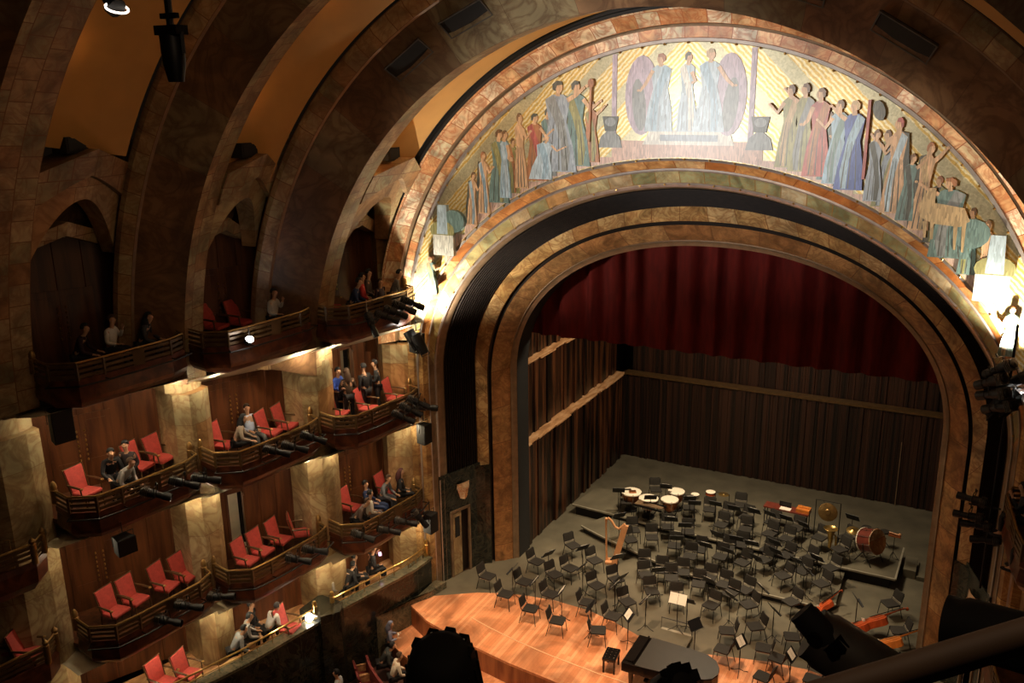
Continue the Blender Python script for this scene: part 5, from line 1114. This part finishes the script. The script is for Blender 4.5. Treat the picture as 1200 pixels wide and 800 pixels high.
BLK = (.012, .012, .014); NAVY = (.02, .035, .10); GRY = (.20, .20, .20); WHT = (.62, .60, .55); BRN = (.05, .025, .012)
def person(x, y, z, deg, ps, shirt, trou, hair, lab, long=False, skin=1.0, sc=1.0):
    e = empty('person', (x, y, z), math.radians(deg)); sc *= 1.07; e.scale = (sc,)*3; ms = POSES[ps]
    for nm, me, mt in [('body', ms['body'], None), ('shirt', ms['shirt'], cloth(shirt)), ('trousers', ms['trousers'], cloth(trou)), ('hair', ms['hair_long' if long else 'hair'], cloth(hair))]+[('shoe', s_, cloth(BLK)) for s_ in ms['shoes']]:
        o = D.objects.new(nm, me); COL.objects.link(o); o.parent = e
        if mt: o.material_slots[0].link = 'OBJECT'; o.material_slots[0].material = mt
    return tag(e, lab, 'person')
S1, S2, S3, S4 = FL[1]+.47, FL[2]+.47, FL[3]+.47, FL[4]+.47
person(-12.45, -13.4, S1+.05, 35, 'rail', (.03, .008, .01), BLK, BLK, 'person in dark clothes bending over a phone, top tier box far from the stage')
person(-12.1, -12.65, S1+.1, 20, 'up', (.60, .57, .52), BLK, BRN, 'person in a pale shirt at the rail of the unlit top tier box')
person(-11.95, -11.85, S1+.05, 30, 'rail', (.04, .04, .045), BLK, BLK, 'person with long dark hair at the unlit top tier rail beside the pale shirt', True)
person(-10.75, -8.15, S1+.02, 10, 'up', (.50, .47, .42), BLK, BLK, 'person in a dark vest with pale sleeves, alone in the middle top tier box')
person(-9.75, -5.75, S1, 30, 'rail', NAVY, BLK, BLK, 'person in navy at the top tier rail beside the one in red')
person(-9.75, -5.2, S1, 45, 'lap', (.45, .03, .03), BLK, BLK, 'person in a bright red top in the top tier box')
person(-9.95, -4.6, S1, 30, 'lap', (.10, .07, .06), BLK, BLK, 'person in brown behind the one in red, top tier')
person(-9.3, -4.85, S1-.05, 0, 'lap', (.05, .03, .04), BLK, BRN, 'small person in dark clothes leaning on the top tier rail', sc=.85)
person(-9.35, -4.15, S1, 40, 'rail', (.16, .15, .15), BLK, BLK, 'person in a grey suit jacket at the end of the top tier rail')
person(-11.95, -13.1, S2, 15, 'lean', (.34, .33, .32), BLK, BRN, 'person in a pale grey sweater leaning on the second tier rail')
person(-12.6, -12.85, S2, -20, 'rail', BLK, BLK, BLK, 'person in black facing the one in the grey sweater')
person(-12.35, -12.45, S2, -60, 'lap', (.03, .02, .02), BLK, BLK, 'person in black seated beside the table in the second tier box')
person(-11.25, -9.6, S2, 40, 'rail', (.30, .24, .18), BLK, BLK, 'woman with long dark hair in a beige jacket beside the man in light blue', True)
person(-11.35, -8.85, S2, -15, 'recl', (.42, .48, .62), (.10, .10, .10), BRN, 'man in a light blue shirt reclining in the second tier box')
person(-10.55, -5.75, FL[2], 0, 'stand', (.03, .08, .42), BLK, BLK, 'man standing in a bright blue jacket by the box door')
person(-10.1, -5.75, FL[2], 150, 'stand', (.06, .035, .02), BLK, BRN, 'standing person with long brown hair seen from behind', True)
person(-9.95, -5.05, FL[2], 170, 'standdown', BLK, BLK, BLK, 'person standing in black seen from behind, middle of the group')
person(-9.85, -4.5, FL[2], 215, 'stand', (.018, .02, .022), BLK, BLK, 'tall person standing in a dark sweater at the end of the group')
person(-9.75, -6.25, S3, 20, 'lean', (.12, .08, .07), BLK, BRN, 'person in brown bent forward at the box rail, third tier')
person(-9.45, -5.85, S3, 60, 'lap', (.66, .62, .55), (.2, .18, .2), BLK, 'person in a white top talking across the third tier box')
person(-9.9, -5.2, S3, 20, 'recl', NAVY, NAVY, BLK, 'man in a navy suit and white collar in the third tier box')
person(-9.95, -4.5, S3, 10, 'rail', (.14, .15, .17), (.05, .05, .06), BRN, 'man in a dark vest and grey sleeves in the third tier box')
person(-9.55, -3.95, S3, 40, 'lap', BLK, BLK, (.07, .02, .02), 'woman in black with reddish hair at the end of the third tier box', True)
person(-10.95, -10.9, S4, 60, 'lean', (.30, .32, .34), BLK, BLK, 'person in light grey reaching to the ground box rail', sc=.98)
person(-11.1, -10.3, S4, 50, 'rail', (.22, .22, .22), BLK, BLK, 'person in grey with a white scarf in the ground box')
person(-11.3, -9.7, S4, 20, 'lap', BLK, BLK, BLK, 'woman in black sitting back in the ground box')
person(-10.75, -9.6, S4, 80, 'lean', (.50, .49, .47), BLK, BLK, 'person in a white speckled top beside the red armchair in the ground box')
person(-10.35, -7.1, S4, 80, 'lap', (.30, .28, .25), BLK, BRN, 'person in a pale jacket in the dim ground box by the stage')
person(-10.2, -6.5, S4, 80, 'lean', BLK, BLK, BLK, 'person in black bending in the dim ground box')
person(-10.25, -5.9, S4, 50, 'lap', BLK, BLK, BLK, 'person in black with bare face, dim ground box, by the centre')
person(-10.05, -5.2, S4, 60, 'up', (.02, .02, .022), BLK, BLK, 'person holding a lit phone in the dim ground box')
person(9.05, -4.5, FL[2]+.3, 170, 'up', (.02, .022, .03), BLK, BLK, 'person in dark blue clapping in the box of the cello side wall')
person(9.3, -6.3, FL[2]+.3, 160, 'lap', (.03, .02, .02), BLK, BLK, 'person in black sitting lower in the cello side box')
b = MB(); b.box((0, 0, 0), (.09, .012, .16)); b.box((0, .008, 0), (.08, .006, .145)); o = b.build('phone', plain('lit_phone', (.3, .3, .4), .3, 0, 0, 1, (.9, .6, .9, 4)), None, (-9.86, -4.92, S4+.62), (.3, 0, .6)); tag(o, 'lit phone held up in the dim ground box', 'phone')
e = empty('table_lamp', (-9.98, -8.55, 1.27)); b = MB(); b.lathe([(.09, 0), (.09, .02), (.02, .04), (.015, .14)], 12); b.build('base', M['brass'], e); b = MB(); b.lathe([(.13, .12), (.09, .26), (.001, .265)], 14); b.build('lamp_shade', M['emit_lens'], e); tag(e, 'small bright lamp on the marble parapet by the pier', 'lamp'); lamp('parapet_lamp', 'POINT', (-9.98, -8.55, 1.62), 5, size=.05)

# ------------------------------------------------------------------ speakers
def speaker(x, y, z, rz, lab, h=.72, w_=.44, drop=.35):
    e = empty('hanging_speaker', (x, y, z)); e.rotation_euler = (0, 0, rz); b = MB(); b.loft([[(-.2, -w_*.36, z_), (.2, -w_/2, z_), (.2, w_/2, z_), (-.2, w_*.36, z_)] for z_ in (-h/2, h/2)], ring=True, caps=True); b.build('cabinet', M['black_matte'], e, bevel=.012)
    b = MB(); b.box((.205, 0, 0), (.015, w_*.9, h*.94)); b.build('grille_face', M['black'], e)
    b = MB(); b.tube([(0, -w_/2-.03, h*.1), (0, -w_/2-.03, h/2+.10), (0, w_/2+.03, h/2+.10), (0, w_/2+.03, h*.1)], .014, 6); b.cyl((0, 0, h/2+.1), (0, 0, h/2+.1+drop), .016, n=6); b.build('yoke', M['black'], e)
    return tag(e, lab, 'speaker', 'black speakers hung on the side wall')
speaker(-12.0, -14.46, 9.62, -.2, 'black speaker hanging under the top tier balcony far from the stage', .85, .52)
speaker(-11.0, -13.92, 6.35, -.2, 'black speaker hanging under the second tier balcony in the shade', .45, .5, .3)
speaker(-8.75, -3.75, 9.35, -.1, 'black speaker below the floodlights at the foot of the mosaic', .62, .42)
speaker(-8.65, -3.7, 6.15, -.1, 'black speaker on the proscenium between second and third tiers', .70, .40)
speaker(-8.55, -3.7, 2.85, -.1, 'black speaker on the proscenium below the third tier', .72, .42)

# ------------------------------------------------------------------ theatre lanterns
def make_lantern():
    r = empty('profile_spotlight'); b = MB(); b.lathe([(.001, -.40), (.10, -.38), (.115, -.30), (.115, .0), (.085, .03), (.085, .20)], 14); o = b.build('body', M['black'], r, smooth=True)
    b = MB(); b.lathe([(.10, .18), (.105, .22), (.105, .40), (.095, .40), (.09, .24)], 14); b.build('lens_tube', M['black'], r, smooth=True); b = MB(); b.lathe([(.001, .33), (.088, .33)], 14); b.build('lens', M['chrome'], r)
    b = MB(); b.tube([(-.13, 0, .0), (-.14, 0, .0), (-.14, .24, -.05), (.14, .24, -.05), (.14, 0, .0), (.13, 0, .0)], .012, 5); b.cyl((0, .24, -.05), (0, .33, -.05), .02, n=6); b.build('yoke', M['black'], r)
    b = MB()
    for k in range(4): b.box((0, 0, -.33+.04*k), (.25, .25, .012))
    b.build('cooling_fins', M['moulding_light'] if False else M['grey_case'], r); return r
ln0 = make_lantern(); lnt = snapshot(ln0); lu = [False]
def lantern(p, aim, lab, sc=1.0):
    o = lnt[0] if not lu[0] else copy_tree(lnt); lu[0] = True; o.location = p; o.scale = (sc,)*3; o.rotation_euler = (Vector(aim)-Vector(p)).to_track_quat('Z', 'Y').to_euler(); return tag(o, lab, 'spotlight', 'black stage lanterns on the balcony fronts')
LN = [((-8.42, -5.75, 10.72), (-4, -2, 8), 'black lantern first of four clustered below the top tier rail'), ((-8.33, -5.42, 10.80), (-4, -1.6, 8), 'black lantern second of four clustered below the top tier rail'), ((-8.24, -5.08, 10.88), (-4, -1.2, 8), 'black lantern third of four clustered below the top tier rail'), ((-8.15, -4.75, 10.96), (-4, -.8, 8), 'black lantern fourth of four clustered below the top tier rail'),
 ((-8.55, -6.35, 10.62), (-7.6, -6.6, 8.8), 'long black lantern hanging steeply below the top tier rail'),
 ((-8.29, -5.35, 7.35), (-6, -4, 6), 'black lantern first of three on the second tier front by the proscenium'), ((-8.21, -5.02, 7.50), (-6, -3.7, 6.1), 'black lantern second of three on the second tier front by the proscenium'), ((-8.14, -4.70, 7.66), (-6, -3.3, 6.3), 'black lantern third of three on the second tier front by the proscenium'), ((-8.15, -4.25, 7.34), (-6.4, -3.5, 7.25), 'single black lantern reaching out from the second tier beside the grille'),
 ((-9.62, -9.68, 7.55), (-7, -8.0, 6.6), 'black lantern first of three below the couple’s box'), ((-9.45, -9.12, 7.50), (-7, -7.4, 6.5), 'black lantern second of three below the couple’s box'), ((-9.28, -8.50, 7.60), (-7, -6.9, 6.5), 'black lantern third of three below the couple’s box'),
 ((-10.66, -13.04, 7.44), (-8, -11.4, 6.5), 'black lantern first of three on the second tier far from the stage'), ((-10.43, -12.32, 7.50), (-8, -10.7, 6.6), 'black lantern second of three on the second tier far from the stage'), ((-10.35, -11.65, 7.36), (-8, -10.1, 6.9), 'black lantern third of three on the second tier far from the stage'),
 ((-9.34, -8.76, 4.05), (-7, -7.5, 3.6), 'black lantern below the four empty red seats, closer to the stage'), ((-9.5, -9.32, 3.98), (-7, -8.2, 3.5), 'black lantern below the four empty red seats, further from the stage'),
 ((-10.52, -12.59, 3.95), (-8, -11.4, 3.6), 'black lantern on the third tier far from the stage, in the middle'), ((-10.78, -13.1, 3.72), (-8, -12.2, 3.4), 'black lantern on the third tier far from the stage, at the back'), ((-10.35, -11.6, 3.75), (-8, -10.4, 3.8), 'black lantern on the third tier far from the stage, by the pier'),
 ((-8.83, -7.08, 3.85), (-7, -6.4, 3.2), 'black lantern first of three under the talking group'), ((-8.53, -6.12, 3.66), (-7, -5, 3.1), 'black lantern second of three under the talking group'), ((-8.33, -5.45, 3.70), (-7, -4.4, 3.2), 'black lantern third of three under the talking group'), ((-8.35, -4.6, 3.45), (-7.5, -4, 2.0), 'black lantern pointing down beside the speaker near the stage door')]
for a in LN: lantern(*a)
RN = [((8.06, -4.6, 10.35), 1), ((7.98, -4.6, 10.65), 2), ((8.12, -4.6, 10.98), 3), ((8.22, -4.6, 10.05), 4), ((8.46, -4.5, 10.7), 5), ((8.60, -4.5, 10.25), 6)]
for p, k in RN: lantern(p, (5.5, -2.4, 9.2-.2*k), 'black lantern clustered at the cello side foot of the mosaic, %s from the arch' % ORD[k], 1.1)
for i, p in enumerate(((7.93, -4.3, 7.51), (7.9, -4.3, 7.05), (8.09, -4.3, 6.85), (8.34, -4.3, 6.5))): lantern(p, (5, -3.4, p[2]-.3*i), 'black lantern on the upright pipe by the cello side grille, %s down' % ORD[i+1], .9)
e = empty('lighting_pipe', (8.36, -4.35, 0)); b = MB(); b.cyl((0, 0, 5.2), (0, 0, 12.0), .03, n=8); b.build('pipe', M['black'], e); b = MB(); b.cyl((-.5, 0, 7.4), (.2, 0, 7.4), .025, n=8); b.cyl((-.5, 0, 10.5), (.4, 0, 10.5), .025, n=8); b.build('cross_arm', M['black'], e); tag(e, 'upright black lighting pipe beside the cello side grille', 'pipe')
# mosaic floodlights
for sg, lab in ((-1, 'big black floodlight at the harp side foot of the mosaic'), (1, 'big black floodlight at the cello side foot of the mosaic')):
    for k in range(2):
        e = empty('floodlight', (sg*(8.45-.25*k), -4.35, 9.62+(.5 if sg > 0 else 0)-.1*k)); e.rotation_euler = (0, sg*.55, 0); b = MB(); b.lathe([(.001, -.36), (.14, -.34), (.17, -.1), (.19, .22), (.19, .34), (.17, .34), (.15, .2)], 16); b.build('housing', M['black'], e, smooth=True)
        b = MB(); b.lathe([(.001, .26), (.165, .26)], 16); b.build('lens', M['emit_lens'], e)
        b = MB(); b.tube([(0, -.2, 0), (0, -.22, -.4), (0, .22, -.4), (0, .2, 0)], .015, 6); b.build('yoke', M['black'], e); tag(e, lab+(', outer one' if k == 0 else ', inner one'), 'floodlight')
# the bright lamp on the middle top tier front
e = empty('globe_spotlight', (-9.72, -10.2, 10.98)); b = MB(); b.ball((0, 0, 0), (.11, .11, .09), 14, 8); b.build('lit_lens', plain('hot_lens', (1, 1, 1), .3, 0, 0, 1, (1, .97, .92, 40)), e, smooth=True); b = MB(); b.cyl((-.1, 0, -.12), (.0, 0, .0), .10, .13, 12); b.cyl((0, 0, .09), (0, 0, .34), .012, n=6); b.build('housing', M['black'], e); b = MB(); b.box((-.25, .1, -.3), (.35, .04, .03)); b.build('bracket', M['chrome'], e)
tag(e, 'lit round lamp shining at the front of the middle top tier box', 'spotlight'); lamp('globe_light', 'POINT', (-9.5, -10.3, 10.98), 8, (1, .95, .88), size=.12)

# ------------------------------------------------------------------ stalls seats
def make_stall():
    r = empty('stall_seat'); b = MB(); b.loft([[(-.20, -.25, z), (-.12, -.25, z), (-.12, .25, z), (-.20, .25, z)] for z in (.35, .6)]+[[(-.30, -.25, .92), (-.23, -.25, .92), (-.23, .25, .92), (-.30, .25, .92)]], ring=True, caps=True); b.build('backrest', M['red_seat'], r, bevel=.02)
    b = MB(); b.prism([(-.14, -.23), (.28, -.23), (.28, .23), (-.14, .23)], .36, .45); b.build('seat', M['red_seat'], r, bevel=.03)
    for s_ in (-1, 1): b = MB(); b.box((.04, s_*.27, .33), (.44, .045, .62)); b.box((.04, s_*.27, .66), (.46, .06, .03)); b.build('armrest', M['ledge_wood'], r)
    return r
sl0 = make_stall(); slt = snapshot(sl0); sl_u = [False]
def wall_x(y): return -8.87+(y+4.38)*.233 if y > -7.7 else -9.75+(y+8.3)*.185
for row in range(5):
    R_ = 13.1+row*.92; k = 0; a = -2.65
    while k < 7 and a < -1.6:
        x, y = R_*math.cos(a), 2.2+R_*math.sin(a)
        if x > wall_x(y)+.45 and y < -6.2:
            k += 1; put(slt, x, y, -1.6, math.atan2(2.2-y, -x), 'dark red stalls seat, %s row from the stage step, %s along from the parapet' % (ORD[row+1], ORD[k]), 'seat', 'stalls seats', sl_u)
        a += .60/R_
# low curved front screen of the stalls and a few listeners
b = MB(); sc_ = [(-9.05, -6.95), (-8.6, -7.35), (-8.0, -7.75), (-7.2, -8.2), (-6.2, -8.65)]; b.loft([[(x, y, -1.6), (x, y, -.62), (x-.06, y-.06, -.62), (x-.06, y-.06, -1.6)] for x, y in sc_], caps=True, ring=True); o = b.build('stalls_screen', M['red_seat']); tag(o, 'low dark red curved screen in front of the stalls', 'screen')
person(-8.85, -6.0, -1.6, 35, 'stand', (.20, .22, .32), BLK, (.20, .22, .32), 'standing person with a pale blue hood and a camera by the lower step', True, sc=.93)
person(-8.72, -6.72, -1.1, 40, 'lean', (.03, .035, .035), BLK, BLK, 'person in dark jacket bending in front of the low screen')
person(-7.95, -7.12, -1.1, 50, 'rail', (.66, .58, .46), BLK, BRN, 'person in a cream sweater in front of the low screen')
person(-8.95, -8.6, -1.1, 200, 'lap', (.44, .46, .50), BLK, BLK, 'person in pale grey turned round among the stalls seats')
b = MB(); b.box((0, 0, 0), (.03, .14, .10)); b.cyl((.015, 0, 0), (.04, 0, 0), .03); o = b.build('camera_phone', M['white'], None, (-8.58, -5.85, -.38), (0, 0, .6)); tag(o, 'small white camera held by the hooded person', 'camera')
# outer seats of the gallery section
for i, (s_, n_, z) in enumerate(((12.9, -.4, 3.3), (12.6, .2, 3.3), (13.4, -.2, 6.05))):
    x, y = XY(s_, n_); put(art, x, y, z, .5, ['dim red armchair in the lower gallery behind the end pier', 'dim red armchair beside the lower gallery rail', 'dim red armchair in the upper gallery beyond the end pier'][i], 'armchair', 'red box armchairs', au)
e = empty('gallery_handrail', (*XY(12.6, .3), 6.05)); b = MB(); b.tube([(0, 0, 0), (0, 0, .95), (-.5, -.5, 1.0), (-.5, -.5, 0)], .02, 6); b.build('rail', M['brass_dull'], e); tag(e, 'thin brass handrail on the gallery steps beyond the end pier', 'handrail')

# ------------------------------------------------------------------ lanterns hung close to the camera and its balcony rail
RD = Vector((.40, .26, .13)).normalized()
e = empty('balcony_rail', (7.54, -25.42, 16.13)); b = MB(); dd = Vector((.395, .262, .124)).normalized(); b.cyl(-dd*3.2, dd*2.2, .038, n=20); b.build('hand_rail', M['near_rail'], e, smooth=True)
b = MB(); nb = Vector((-dd.y, dd.x, 0)).normalized()*-1
P0, P1 = -dd*3.2, dd*2.2; b.loft([[P0+Vector((0, 0, -.16)), P1+Vector((0, 0, -.16))], [P0+Vector((0, 0, -1.0)), P1+Vector((0, 0, -1.0))], [P0+nb*.08+Vector((0, 0, -1.0)), P1+nb*.08+Vector((0, 0, -1.0))], [P0+nb*.08+Vector((0, 0, -.16)), P1+nb*.08+Vector((0, 0, -.16))]]); b.build('front_panel', M['wood_red'], e)
for u in (-2.6, -1.6, -.6, .4, 1.4): b = MB(); p = dd*u; b.cyl(p+Vector((0, 0, -.2)), p+Vector((0, 0, -.03)), .015); b.build('bracket', M['black'], e)
tag(e, 'dark wooden balcony rail crossing the corner close to the viewer', 'railing')
def big_fixture(name, p, aim, r, L, lab, mat, ribs=True):
    e = empty(name, p); e.rotation_euler = (Vector(aim)-Vector(p)).to_track_quat('Z', 'Y').to_euler()
    b = MB(); b.lathe([(.001, -L*.5), (r*.55, -L*.49), (r*.85, -L*.42), (r, -L*.30), (r, L*.36), (r*.92, L*.40), (r*.92, L*.5), (.001, L*.5)], 28); b.build('housing', mat, e, smooth=True)
    if ribs:
        b = MB()
        for k in range(20): a = 2*PI*k/20; b.M = Matrix.Rotation(a, 4, 'Z'); b.box((r*1.01, 0, .02*L), (.02, .014, L*.66))
        b.build('cooling_ribs', mat, e)
    b = MB()
    if ribs: b.tube([(-r*1.12, 0, 0), (-r*1.15, 0, L*.45), (-r*.6, 0, L*.66), (r*.6, 0, L*.66), (r*1.15, 0, L*.45), (r*1.12, 0, 0)], .022, 6)
    for k in range(5): b.box((r*.8*math.cos(k*.62+.3), r*.8*math.sin(k*.62+.3), -L*.37), (.07, .07, .09)); b.build('yoke', M['black'], e)
    for s_ in (-1, 1): b = MB(); b.cyl((s_*r*.95, 0, 0), (s_*r*1.2, 0, 0), .05, n=12); b.build('pivot_knob', M['black'], e)
    b = MB(); b.ball((r*.5, r*.62, -L*.42), .012, 8, 5); b.ball((-r*.5, r*.62, -L*.42), .012, 8, 5); b.build('indicator', M['white'], e)
    return tag(e, lab, 'stage light')
big_fixture('moving_head_light', (4.66, -23.0, 13.50), (4.60, -22.6, 12.2), .235, .75, 'large ribbed black moving head light low in front of the apron', M['black_matte'])
big_fixture('followspot', (7.10, -21.72, 13.66), (6.4, -21.75, 13.98), .20, .66, 'big dark grey spotlight close by, hiding the cellos', M['grey_case'], False)
big_fixture('followspot', (7.98, -22.15, 14.34), (7.1, -22.0, 14.30), .17, .8, 'big black spotlight close by, next to the marble column', M['black_matte'], False)
big_fixture('par_lamp', (6.02, -22.3, 13.46), (5.7, -22.0, 13.0), .13, .4, 'small black lamp close by, overlapping the grand piano', M['black_matte'], False)
big_fixture('par_lamp', (6.86, -21.8, 13.86), (6.5, -21.75, 14.15), .10, .34, 'small black lamp clamped over the big one hiding the cellos', M['black_matte'], False)
e = empty('front_lighting_bar', (7.1, -21.9, 13.15)); b = MB(); b.cyl((-3.6, -1.4, -.15), (1.6, .6, .06), .035, n=10); b.build('pipe', M['black'], e); b = MB()
b.build('clamp', M['black'], e) if b.v else None
for u, h in ((-.45, .35), (.15, .4), (.65, 1.05), (-2.44, .3)): b = MB(); b.cyl((u, u*.4, -.05 if u > -2 else -.15), (u, u*.4, h), .02, n=8); b.build('drop_arm', M['black'], e); tag(e, 'black lighting bar carrying the close spotlights', 'pipe')
# fixtures hanging from the ceiling close to the camera
def hanging(p, lab, sc=1.0, tilt=(0, 0, 0)):
    e = empty('hanging_light', p); e.rotation_euler = tilt; e.scale = (sc,)*3; b = MB(); b.lathe([(.001, -.25), (.06, -.25), (.085, -.12), (.09, .02), (.075, .10), (.03, .12)], 16); b.build('housing', M['black'], e, smooth=True)
    b = MB(); b.box((0, 0, .135), (.24, .12, .07)); b.tube([(-.11, 0, .12), (-.11, 0, -.04)], .018, 6); b.tube([(.11, 0, .12), (.11, 0, -.04)], .018, 6); b.build('yoke', M['black'], e)
    b = MB(); b.cyl((0, 0, .16), (0, 0, .9), .028, n=8); b.box((0, 0, .24), (.17, .04, .04)); b.build('hanger', M['black'], e); return tag(e, lab, 'stage light')
hanging((1.78, -22.14, 17.72), 'long black moving light hanging before the shaded onyx panels', 1.0)
hanging((-.50, -20.85, 18.45), 'black lamp with a bright rim hanging over the dim orange cove', .9, (.5, .5, 0))
hanging((6.32, -17.17, 18.55), 'black cylindrical lamp hanging before the ceiling grille on the horn side', 1.3)
b = MB(); b.M = Matrix.Translation((-.30, -20.9, 18.20)) @ Matrix.Rotation(.9, 4, 'Y'); b.tube([(.06*math.cos(k*PI/8), .06*math.sin(k*PI/8)*2.2, 0) for k in range(16)], .012, 5, closed=True)
e = empty('rim_lamp', (0, 0, 0)); o = b.build('lit_rim', plain('lit_rim', (1, .9, .8), .3, 0, 0, 1, (1, .86, .72, 3)), e); b = MB(); b.cyl((-.36, -20.9, 18.24), (-.30, -20.9, 18.2), .10, n=12); b.build('housing', M['black'], e); tag(e, 'small lamp with a lit white rim at the top of the dim orange cove', 'lamp')
